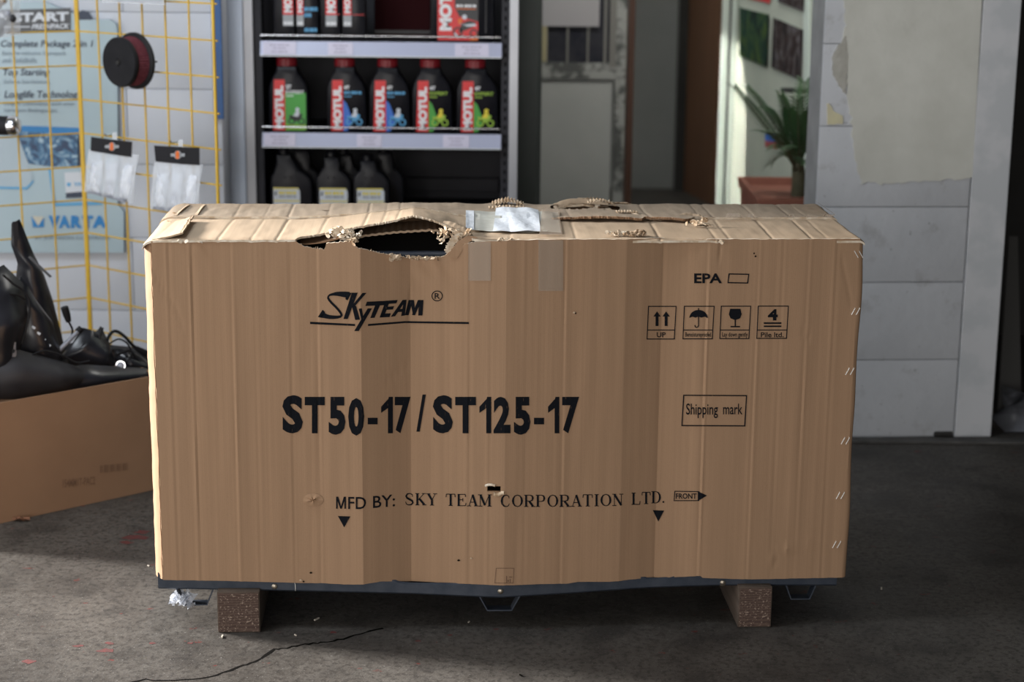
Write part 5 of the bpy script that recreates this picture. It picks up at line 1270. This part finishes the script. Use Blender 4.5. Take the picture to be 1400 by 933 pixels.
# ------------------------------------------------------------------ yellow wire grid, two panels meeting in a corner
corner = at(113, 200, 1.78); CX, CY = corner.x, corner.y
aL, aR = R(180 + 33), R(-38)
dL, dR = Vector((math.cos(aL), math.sin(aL), 0)), Vector((math.cos(aR), math.sin(aR), 0))
def zpx(py, px=113): return at(px, py, CY).z
z_ref = zpx(182); CELL = (zpx(137) - zpx(319)) / 4
zlev = [z_ref + CELL * k for k in range(-9, 7)]
def gridpanel(d, cells, label, lead, cell=.1):
    t = thing('wire_grid_panel', label, 'grid panel', (CX, CY, 0), 0, 'yellow wire grid panels')
    zt_, zb_ = zlev[-1], zlev[0]; L_ = cell * cells
    for k, z in enumerate(zlev):
        MB().tube([d * .0 + Vector((0, 0, z)), d * (L_ + .012) + Vector((0, 0, z))], .0026, 6).obj('wire', M_yellow, t, smooth=60)
    nn = Vector((-d.y, d.x, 0)); nn = nn if nn.y < 0 else -nn
    for k in range(cells + 1):
        r = .0050 if k in (0, cells) else .0030
        p = d * (cell * k) + nn * .004
        MB().tube([p + Vector((0, 0, zb_ - .02)), p + Vector((0, 0, zt_ + .02))], r, 8).obj('frame_rod' if k in (0, cells) else 'wire', M_yellow, t, smooth=60)
    for k in (0, cells):
        p = d * (cell * k); MB().tube([p + Vector((0, 0, 0)), p + Vector((0, 0, zb_))], .005, 8).obj('foot', M_yellow, t, smooth=60)
    return t
gridpanel(dL, 8, 'yellow wire grid panel left of the corner, in front of the pale blue poster', 0)
gridpanel(dR, 6, 'yellow wire grid panel right of the corner, holding the air filter and bags', 0)
nR = Vector((dR.y, -dR.x, 0)); nR = nR if nR.y < 0 else -nR
def gp(px, py, off=0.): return atplane(px, py, Vector((CX, CY, 0)) + nR * off, nR)
# air filter
fc = gp(181, 83, .085); fr_ = gp(186, 83, .03)
t = thing('air_filter', 'round black and dark red air filter hanging on the yellow grid', 'air filter', fr_)
ax = Vector((-.60, -.78, -.02)).normalized(); Q = ax.to_track_quat('Z', 'Y').to_matrix().to_4x4()
RF = .082
MB().lathe([(RF * .95, -.004), (RF, 0), (RF, .008), (RF * .95, .011)], 48, Q).obj('back_ring', M_rubber, t, smooth=40)
mb = MB(); n = 120; mb.lathe([(RF * .88, .006), (RF * .84, .052)], n, None)
for i, v in enumerate(mb.v):
    if i % 2: mb.v[i] = (v[0] * .95, v[1] * .95, v[2])
mb.v = [tuple(Q @ Vector(v)) for v in mb.v]; mb.obj('pleated_gauze', M_filtred, t)
MB().lathe([(RF * .86, .050), (RF * .88, .053), (RF * .88, .062), (RF * .85, .066), (.012, .066), (.010, .064), (.001, .064)], 48, Q).obj('front_plate', M_rubber, t, smooth=40)
MB().lathe([(.006, .060), (.006, .070), (.001, .071)], 12, Q).obj('centre_screw', M_black, t, smooth=40)
MB().tube([Vector((0, 0, 0)), -ax * .012], .05, 16).obj('mount', M_rubber, t)
hk = gp(196, 83, .004) - fr_; MB().tube([hk + nR * .0, hk + dR * .05 + nR * .004, hk + dR * .06 - nR * .0], .0025, 6).obj('hook', M_black, t)
# two hanging parts bags
def partsbag(hdr, bag, hook, label, seed):
    rr = random.Random(seed); o = gp(*hook, .03); t = thing('parts_bag', label, 'parts bag', o, 0, 'clear bags of fittings with black header cards')
    pr = [gp(x, y, .032) - o for x, y in hdr]
    MB().sheet(lambda a, b: pr[0].lerp(pr[1], a).lerp(pr[3].lerp(pr[2], a), b) + nR * (.004 * math.sin(a * 3.1)), 10, 4, .0012).obj('header_card', M_header, t)
    cx, cy = sum(p[0] for p in hdr) / 4, sum(p[1] for p in hdr) / 4
    lay_ = lambda off: (lambda x, y: gp(x, y, off) - o)
    F = Flat(); F.rect(cx - 9, cy - 2, cx + 10, cy + 2); F.poly(circ(cx + .5, cy, 5, 6, 12)); F.lay('header_logo', M_greyp, t, lay_(.0385), None)
    F = Flat(); F.add(text2d('8', cx - 2.5, cy + 5.5, cx + 2.5, cy - 5.5, .05)); F.lay('header_logo', M_orange, t, lay_(.0395))
    q = [gp(x, y, .03) - o for x, y in bag]
    def fn(a, b): return q[0].lerp(q[1], a).lerp(q[3].lerp(q[2], a), b) + nR * ((.012 * math.sin(b * 3.0) + .004) * math.sin(a * 3.14) + .004 * math.sin(a * 23 + b * 3 + seed) * b + .003 * noise.noise(Vector((a * 9, b * 6, seed))))
    MB().sheet(fn, 40, 26).obj('bag_film', M_ppbag, t, smooth=60)
    def fn2(a, b): return q[0].lerp(q[1], a).lerp(q[3].lerp(q[2], a), b) - nR * .004 + nR * .003 * math.sin(a * 11 + b * 7)
    MB().sheet(fn2, 20, 14).obj('bag_film', M_ppbag, t, smooth=60)
    for k in range(3):
        fa = (.10 + .32 * k, .34 + .30 * k); 
        def f3(a, b):
            A = fa[0] + (fa[1] - fa[0]) * a; B = .22 + .72 * b + .03 * math.sin(k * 3); p = q[0].lerp(q[1], A).lerp(q[3].lerp(q[2], A), B)
            return p + nR * (.001 + .012 * math.sin(a * 3.14) * math.sin(b * 3.14) ** .5 + .0025 * noise.noise(Vector((a * 5 + k, b * 7, seed))))
        MB().sheet(f3, 10, 14, .001).obj('fitting', M_baghw, t, smooth=70)
    def f4(a, b):
        A = .12 + .8 * a; B = .93 + .06 * b; return q[0].lerp(q[1], A).lerp(q[3].lerp(q[2], A), B) + nR * .007
    MB().sheet(f4, 8, 2, .002).obj('fitting', M_baggrey, t)
    h0 = gp(*hook, .0) - o; MB().tube([h0, h0 + nR * .035, h0 + nR * .04 + Vector((0, 0, .006))], .002, 6).obj('hook', M_chrome, t)
    MB().sheet(lambda a, b: gp(hook[0] - 3 + 6 * a, hook[1] - 3 + 14 * b, .0335) - o, 2, 2, .0006).obj('hang_tab', M_ppbag, t)
    return t
partsbag([(125, 187), (181, 194), (180, 215), (124, 206)], [(121, 204), (188, 212), (180, 278), (114, 262)], (157, 184), 'clear bag of white fittings hanging nearest the grid corner', 1)
partsbag([(211, 199), (273, 202), (273, 226), (213, 221)], [(211, 220), (275, 225), (270, 292), (204, 286)], (247, 194), 'clear bag of white fittings hanging near the right grid edge', 2)
# left grid hangers: bag cut by the frame, chrome tail piece; rack at the top edge
nL = Vector((dL.y, -dL.x, 0)); nL = nL if nL.y < 0 else -nL
def gl(px, py, off=0.): return atplane(px, py, Vector((CX, CY, 0)) + nL * off, nL)
o = gl(8, 20, .03); t = thing('parts_bag', 'clear bag of small brown and dark parts at the top left frame corner', 'parts bag', o)
q = [gl(x, y, .03) - o for x, y in ((-45, -40), (27, -40), (28, 48), (-45, 56))]
MB().sheet(lambda a, b: q[0].lerp(q[1], a).lerp(q[3].lerp(q[2], a), b) + nL * (.02 * math.sin(a * 3.1) + .003 * noise.noise(Vector((a * 10, b * 9, 2)))), 30, 30).obj('bag_film', M_ppbag, t, smooth=60)
rr = random.Random(8)
for k in range(9):
    c = gl(rr.uniform(-5, 18), rr.uniform(-5, 46), .034) - o; m = [M_fairmatte, mat('brass_part', (.35, .22, .10), .4, .6) if 'brass_part' not in bpy.data.materials else bpy.data.materials['brass_part'], M_baggrey, M_fair][k % 4]
    MB().lathe([(.004, -.012), (.012, -.008), (.014, 0), (.010, .009), (.004, .012)], 12, Matrix.Translation(c) @ Matrix.Rotation(rr.uniform(0, 3), 4, 'X') @ Matrix.Rotation(rr.uniform(0, 3), 4, 'Y')).obj('fitting', m, t, smooth=50)
h0 = gl(5, -5, 0) - o; MB().tube([h0, h0 + nL * .03], .002, 6).obj('hook', M_chrome, t)
o = gl(12, 172, .05); t = thing('exhaust_tip', 'chrome and black cylindrical end piece hanging at the left frame edge', 'exhaust part', o)
dxx = Vector((1, -.12, .0)).normalized(); Q = dxx.to_track_quat('Z', 'Y').to_matrix().to_4x4()
MB().lathe([(.0285, -.12), (.0285, .005), (.001, .005)], 28, Q).obj('sleeve', M_rubber, t, smooth=40)
MB().lathe([(.0295, .003), (.030, .012), (.028, .024), (.020, .032), (.010, .034), (.001, .034)], 28, Q).obj('chrome_end', M_chrome, t, smooth=40)
MB().lathe([(.0290, -.062), (.0295, -.058), (.0290, -.054)], 28, Q).obj('chrome_band', M_chrome, t, smooth=40)
h0 = gl(8, 168, 0) - o; MB().tube([h0, (0, 0, .0)], .003, 6).obj('hook', M_chrome, t)
o = gp(185, 2, .06); t = thing('blister_pack', 'clear pack hanging at the frame top left of the air filter column', 'pack', o)
q = [gp(x, y, .06) - o for x, y in ((140, -60), (228, -55), (226, 7), (139, 3))]
MB().sheet(lambda a, b: q[0].lerp(q[1], a).lerp(q[3].lerp(q[2], a), b) + nR * .012 * math.sin(b * 3.1), 16, 10).obj('pack_film', M_ppbag, t, smooth=60)
MB().sheet(lambda a, b: q[0].lerp(q[1], .04 + .9 * a).lerp(q[3].lerp(q[2], .04 + .9 * a), .3 + .66 * b) - nR * .004, 6, 6, .002).obj('pack_card', M_baggrey, t)
h0 = gp(185, -50, 0) - o; MB().tube([h0, h0 + nR * .06], .002, 6).obj('hook', M_chrome, t)

# ------------------------------------------------------------------ open carton of fairings at the left
A0, B0 = atz(0, 716.5), atz(205, 671.5); cd = (B0 - A0).normalized(); A1 = A0 - cd * .25; B1 = B0 + cd * .05
cn = Vector((-cd.y, cd.x, 0));
if cn.y < 0: cn = -cn
zc0 = atplane(0, 550, A0, cn).z; zc1 = atplane(200, 517, A0, cn).z
carton = thing('open_carton', 'open brown carton full of black plastic parts on the floor at left', 'carton', (A1 + B1) / 2 + cn * .22, math.atan2(cd.y, cd.x))
CW, CD_, CH, T_ = (B1 - A1).length, .44, (zc0 + zc1) / 2, .006
MB().boxab((-CW / 2, -CD_ / 2, 0), (CW / 2, -CD_ / 2 + T_, CH), .001).obj('front_side', M_carton, carton)
MB().boxab((-CW / 2, CD_ / 2 - T_, 0), (CW / 2, CD_ / 2, CH), .001).obj('back_side', M_carton, carton)
MB().boxab((-CW / 2, -CD_ / 2 + T_, 0), (-CW / 2 + T_, CD_ / 2 - T_, CH), .001).obj('end_side', M_carton, carton)
MB().boxab((CW / 2 - T_, -CD_ / 2 + T_, 0), (CW / 2, CD_ / 2 - T_, CH), .001).obj('end_side', M_carton, carton)
MB().boxab((-CW / 2 + T_, -CD_ / 2 + T_, 0), (CW / 2 - T_, CD_ / 2 - T_, .006)).obj('bottom', M_carton, carton)
CM = Matrix.Translation(carton.location) @ Matrix.Rotation(carton.rotation_euler.z, 4, 'Z'); CMI = CM.inverted()
F = Flat(); F.add(text2d('154MM1T-PAC2', 86, 663, 130, 652, .01))
for k in range(14): x = 137 + 2.8 * k; F.rect(x, 637, x + [1.6, .9, 2.0][k % 3], 647)
F.lay('faded_print', M_cartonprint, carton, lambda x, y: CMI @ (atplane(x, y - (x - 86) * .10 + (4 if x < 132 else 5), A0 - cn * .0008, cn)))
# contents; positions inside the carton measured at a depth behind its front
def ci(px, py, dd=.2): return atplane(px, py, A0 + cn * dd, cn)
GF = 'black plastic fairing parts in the open carton'
def loft(name, label, cat, path, m=M_fair, th=.003, n=16, parts=None, group=GF):
    """path: list of (left point, right point, bulge)"""
    o = Vector(sum(((a + b) * .5 for a, b, _ in path), Vector()) / len(path)); t = thing(name, label, cat, o, 0, group)
    def fn(a, b):
        x = a * (len(path) - 1); k = min(len(path) - 2, int(x)); f = x - k; f = f * f * (3 - 2 * f) if len(path) > 2 else f
        l = path[k][0].lerp(path[k + 1][0], x - k); r = path[k][1].lerp(path[k + 1][1], x - k); bu = path[k][2] * (1 - f) + path[k + 1][2] * f
        return l.lerp(r, b) - cn * bu * math.sin(b * math.pi) - o
    MB().sheet(fn, n * (len(path) - 1) // 2 + 2, n, th).obj('shell', m, t, smooth=50)
    return t, o
# tall pointed fairing
t, o = loft('pointed_fairing', 'tall pointed black fairing sticking up out of the open carton', 'fairing', [(ci(16, 305, .22), ci(27, 300, .22), .002), (ci(15, 335, .22), ci(45, 345, .22), .010), (ci(24, 360, .22), ci(60, 375, .22), .025), (ci(20, 395, .22), ci(72, 410, .22), .035), (ci(18, 450, .2), ci(86, 465, .2), .04), (ci(20, 500, .18), ci(95, 505, .18), .04)])
MB().sheet(lambda a, b: ci(17 + 7 * a + 2 * b, 303 + 34 * b, .215) - o, 2, 6, .002).obj('edge_rib', M_fairmatte, t)
MB().sheet(lambda a, b: ci(38 + 30 * b + 3 * a, 352 + 28 * b - 2 * a, .17) - o, 3, 8, .001).obj('glossy_trim', mat('grey_glossy_trim', (.20, .22, .25), .2, .4), t)
t, o = loft('curved_fairing', 'broad curved black fairing at the left frame edge in the open carton', 'fairing', [(ci(-60, 385, .12), ci(5, 362, .12), .02), (ci(-60, 420, .10), ci(32, 388, .10), .05), (ci(-60, 455, .08), ci(38, 430, .08), .07), (ci(-50, 500, .08), ci(30, 470, .08), .06), (ci(-40, 540, .08), ci(20, 510, .08), .04)])
t, o = loft('curved_fairing', 'black side fairing with a row of light slots in the open carton', 'fairing', [(ci(28, 378, .13), ci(45, 405, .13), .01), (ci(20, 410, .11), ci(72, 440, .11), .03), (ci(22, 450, .10), ci(84, 480, .10), .035), (ci(24, 500, .10), ci(90, 520, .10), .03)])
for k in range(4): p = ci(46 + 7 * k, 448 + 8 * k, .07) - o; MB().box(p, (.010, .004, .006), Matrix.Rotation(R(35), 3, 'Y'), .001).obj('slot', M_palelabel, t)
t, o = loft('fender', 'black mudguard piece sloping down to the right in the open carton', 'fender', [(ci(78, 492, .14), ci(112, 448, .14), .01), (ci(92, 492, .13), ci(128, 452, .13), .03), (ci(118, 500, .12), ci(150, 470, .12), .035), (ci(135, 515, .12), ci(158, 495, .12), .02)])
t, o = loft('side_cover', 'matte black side cover standing right of centre in the open carton', 'fairing', [(ci(126, 456, .17), ci(138, 446, .17), .005), (ci(112, 478, .15), ci(150, 470, .15), .03), (ci(108, 500, .14), ci(156, 498, .14), .03), (ci(112, 520, .13), ci(154, 520, .13), .02)], M_fairmatte)
t, o = loft('side_cover', 'black cover lying low at the front left of the open carton', 'fairing', [(ci(-40, 500, .05), ci(-30, 545, .05), .02), (ci(20, 478, .05), ci(25, 545, .05), .05), (ci(70, 492, .05), ci(72, 536, .05), .05), (ci(115, 505, .06), ci(118, 528, .06), .02)], M_fairmatte)
t, o = loft('side_cover', 'rounded black cover at the right end of the open carton', 'fairing', [(ci(150, 478, .16), ci(158, 512, .16), .01), (ci(170, 478, .15), ci(172, 515, .15), .04), (ci(192, 488, .15), ci(194, 514, .15), .04), (ci(206, 500, .15), ci(206, 512, .15), .01)])
t, o = loft('side_cover', 'dark cover lying across the back of the open carton', 'fairing', [(ci(75, 470, .3), ci(80, 505, .3), .01), (ci(120, 470, .3), ci(122, 505, .3), .03), (ci(175, 475, .3), ci(178, 510, .3), .03), (ci(205, 480, .3), ci(208, 510, .3), .01)], M_fairmatte)
t, o = loft('side_cover', 'black cover low in the middle of the open carton', 'fairing', [(ci(60, 505, .07), ci(62, 545, .07), .02), (ci(120, 500, .07), ci(120, 535, .07), .04), (ci(200, 505, .08), ci(200, 525, .08), .02)])
# light grey slats / bracket / buckle bits
t = thing('footrest_bar', 'long grey bar sloping among the black parts in the open carton', 'bar', ci(92, 470, .1), 0); o = Vector(t.location)
MB().tube([ci(72, 488, .1) - o, ci(108, 452, .1) - o], .006, 10).obj('rod', M_baggrey, t, smooth=50); MB().tube([ci(106, 454, .1) - o, ci(111, 449, .1) - o], .009, 10).obj('rod_end', M_rubber, t, smooth=50)
t = thing('metal_bracket', 'shiny metal bracket at the left frame edge in the open carton', 'bracket', ci(5, 490, .04), 0); o = Vector(t.location)
MB().sheet(lambda a, b: ci(-20 + 42 * a, 506 - 26 * a + 7 * b + 3 * math.sin(a * 6), .035) - o, 14, 3, .003).obj('plate', mat('dull_steel', (.30, .34, .42), .3, .6), t, smooth=50)
MB().sheet(lambda a, b: ci(12 + 9 * a, 468 + 20 * b, .033) - o, 3, 5, .003).obj('lug', bpy.data.materials['dull_steel'], t)
p = ci(18, 480, .028) - o; MB().lathe([(.005, 0), (.005, .003), (.001, .003)], 10, Matrix.Translation(p) @ Matrix.Rotation(R(90), 4, 'X')).obj('bolt', M_rubber, t)
def cable(label, pts, r=.0035, dd=.1, plug=None, name='cable'):
    P = [ci(x, y, dd) for x, y in pts]; o = P[0].copy(); t = thing(name, label, 'cable', o, 0, 'black cables in the open carton'); Q_ = []
    for i in range(len(P) - 1):
        p0_, p1_, p2_, p3_ = P[max(0, i - 1)], P[i], P[i + 1], P[min(len(P) - 1, i + 2)]
        for k in range(5):
            s = k / 5; Q_.append(.5 * ((2 * p1_) + (p2_ - p0_) * s + (2 * p0_ - 5 * p1_ + 4 * p2_ - p3_) * s * s + (3 * p1_ - p0_ - 3 * p2_ + p3_) * s ** 3) - o)
    Q_.append(P[-1] - o); MB().tube(Q_, r, 8).obj('sheath', M_rubber, t, smooth=60)
    if plug: a, b, rr_ = plug; MB().tube([ci(*a, dd) - o, ci((a[0] + b[0]) / 2, (a[1] + b[1]) / 2, dd) - o, ci(*b, dd) - o], [rr_ * .7, rr_, rr_], 10).obj('connector', M_rubber, t, smooth=40)
    return t
cable('thin black cable curling over the fairings at the left of the open carton', [(4, 376), (18, 388), (32, 398), (40, 412), (38, 440), (30, 470)], .003, .05)
cable('black cable with square plug rising out of the carton centre', [(97, 466), (99, 452), (96, 444), (92, 436)], .003, .13, ((94, 440), (88, 420), .010))
cable('looped black cable at the right end of the open carton', [(144, 472), (150, 458), (158, 453), (170, 460), (182, 473), (196, 482)], .0045, .14, ((186, 476), (200, 484), .009))
cable('black cable lying across the right of the open carton', [(158, 486), (168, 482), (178, 480), (190, 494), (204, 500)], .004, .12)
cable('thin black wire arching over the right covers in the open carton', [(150, 470), (162, 464), (174, 470), (180, 484), (172, 496)], .0025, .10)
cable('thin black wire lying on the low cover at the front of the open carton', [(40, 488), (60, 480), (84, 486), (104, 496), (122, 494)], .003, .045)
cable('short black tube standing among the covers right of centre', [(120, 500), (128, 480), (136, 462), (140, 448)], .004, .12)
cable('black strap hanging at the left frame edge above the carton', [(-10, 400), (8, 402), (24, 404), (34, 410)], .003, .06)
t = thing('clear_lens', 'small clear and silver lamp lens at the right end of the open carton', 'lens', ci(165, 500, .08), 0)
MB().lathe([(.011, 0), (.010, .005), (.007, .008), (.001, .009)], 16, Matrix.Rotation(R(80), 4, 'X')).obj('lens', M_baggrey, t, smooth=60); MB().lathe([(.013, -.004), (.013, .002), (.001, .002)], 16, Matrix.Rotation(R(80), 4, 'X')).obj('bezel', M_chrome, t, smooth=40)

# ------------------------------------------------------------------ planter with palm
YT0, YT1 = 2.2, 2.75; px_l = at(1035, 272, YT0).x; zr = at(1060, 273, YT0).z
planter = thing('planter', 'rectangular terracotta planter behind the crate at the pale wall', 'planter', (px_l + .14, (YT0 + YT1) / 2, 0))
W2, D2 = .14, (YT1 - YT0) / 2
def tub(z0, z1, w0, w1, t0, name, m):
    mb = MB()
    def rg(w_, d_, z): return [Vector((-w_, -d_, z)), Vector((w_, -d_, z)), Vector((w_, d_, z)), Vector((-w_, d_, z))]
    r = [rg(w0, D2 - (W2 - w0), z0), rg(w1, D2 - (W2 - w1), z1), rg(w1 - t0, D2 - (W2 - w1) - t0, z1), rg(w0 - t0, D2 - (W2 - w0) - t0, z0 + .01)]
    fs = [(i * 4 + k, i * 4 + (k + 1) % 4, (i + 1) * 4 + (k + 1) % 4, (i + 1) * 4 + k) for i in range(3) for k in range(4)] + [(3, 2, 1, 0), (12, 13, 14, 15)]
    mb.add([v for q_ in r for v in q_], fs); return mb.obj(name, m, planter)
tub(.0, zr - .03, W2 - .03, W2 - .012, .02, 'tub', M_terra); tub(zr - .035, zr, W2 - .004, W2, .022, 'rim', M_terra)
MB().boxab((-W2 + .03, -D2 + .03, zr - .07), (W2 - .03, D2 - .03, zr - .045)).obj('soil', M_soil, planter)
trunk = at(1090, 262, 2.45); palm = thing('palm_plant', 'small green feather palm growing in the terracotta planter', 'palm', (trunk.x, 2.45, zr - .045))
po = Vector(palm.location)
mb = MB(); rr = random.Random(5)
MB().tube([(0, 0, -.01), (.005, 0, .05), (0, 0, .12), (0, 0, .17)], [.022, .026, .022, .012], 10).obj('trunk', M_stem, palm, smooth=60)
def frond(tip_px, tip_Y, rise, n=20, ll=.085):
    tip = at(*tip_px, tip_Y) - po; base = Vector((rr.uniform(-.01, .01), rr.uniform(-.01, .01), .10)); midp = base.lerp(tip, .5) + Vector((0, 0, rise))
    pts = [(base * (1 - s) ** 2 + midp * 2 * s * (1 - s) + tip * s * s) for s in [i / 14 for i in range(15)]]
    st = MB().tube(pts, [.004 * (1 - .75 * i / 14) for i in range(15)], 6).obj('frond', M_stem, palm, smooth=60)
    mb = MB()
    for i in range(n):
        s = .22 + .78 * i / n; x = s * 14; k = min(13, int(x)); p = pts[k].lerp(pts[k + 1], x - k); d = (pts[k + 1] - pts[k]).normalized()
        sd = d.cross(Vector((0, 0, 1))).normalized(); L_ = ll * (math.sin(min(1, s * 1.15) * 2.6) * .8 + .25)
        for sg in (-1, 1):
            dv_ = (sd * sg * .75 + d * .85 + Vector((0, 0, .18))).normalized(); wv = d.cross(dv_).cross(dv_).normalized() * .0045
            e = p + dv_ * L_ + Vector((0, 0, -L_ * .22)); m_ = p + dv_ * L_ * .5
            up = Vector((0, 0, .0012))
            mb.add([p + wv * .5, p - wv * .5, m_ + wv, m_ - wv, e, m_ + up], [(0, 1, 3, 5), (0, 5, 2), (2, 5, 4), (5, 3, 4)])
    mb.obj('leaflets', M_leaf, st)['kind'] = 'stuff'
for tp, ty, rs, n_ in (((1003, 118), 2.3, .02, 22), ((1022, 120), 2.55, .05, 18), ((1040, 180), 2.25, .07, 16), ((1044, 150), 2.5, .10, 20), ((1068, 130), 2.5, .05, 18), ((1100, 110), 2.6, .02, 18), ((1112, 150), 2.35, .04, 16), ((1120, 190), 2.4, .10, 14), ((1062, 205), 2.15, .08, 12), ((1078, 150), 2.3, .04, 18), ((1090, 135), 2.2, .0, 16), ((1055, 225), 2.5, .09, 10), ((1108, 225), 2.2, .06, 10)):
    frond(tp, ty, rs, n_)
# small litter on the floor
t = thing('dry_leaf', 'small dry brown leaf on the floor below the open carton', 'leaf', atz(29, 713)); MB().sheet(lambda a, b: Vector(((a - .5) * .045, (b - .5) * .02 * math.sin(a * 3.1), .004 + .008 * math.sin(a * 3 + b * 5) ** 2)), 8, 4, .0006).obj('blade', M_leafdry, t, smooth=60)
for (x, y, l, s, m) in ((304, 872, 'pale wood splinter on the floor in front of the left beam', .008, M_chip), (433, 848, 'pale curved splinter on the floor under the crate', .009, M_chip), (404, 870, 'tiny pale chip near the floor crack', .005, M_chip), (712, 925, 'dark chip on the floor in front of the crate centre', .005, M_crack), (1205, 806, 'pale fleck of debris on the dark floor right of the crate', .007, M_chip), (641, 852, 'tiny pale fleck on the floor below the crate centre', .004, M_chip), (203, 775, 'pale pebble on the floor left of the crate foot', .004, M_chip)):
    t = thing('floor_chip', l, 'debris', atz(x, y), rr.uniform(0, 3)); MB().box((0, 0, .0022), (s * .5, s * 1.8, .003), Matrix.Rotation(.12, 3, 'Y'), .0008).obj('fleck', m, t)
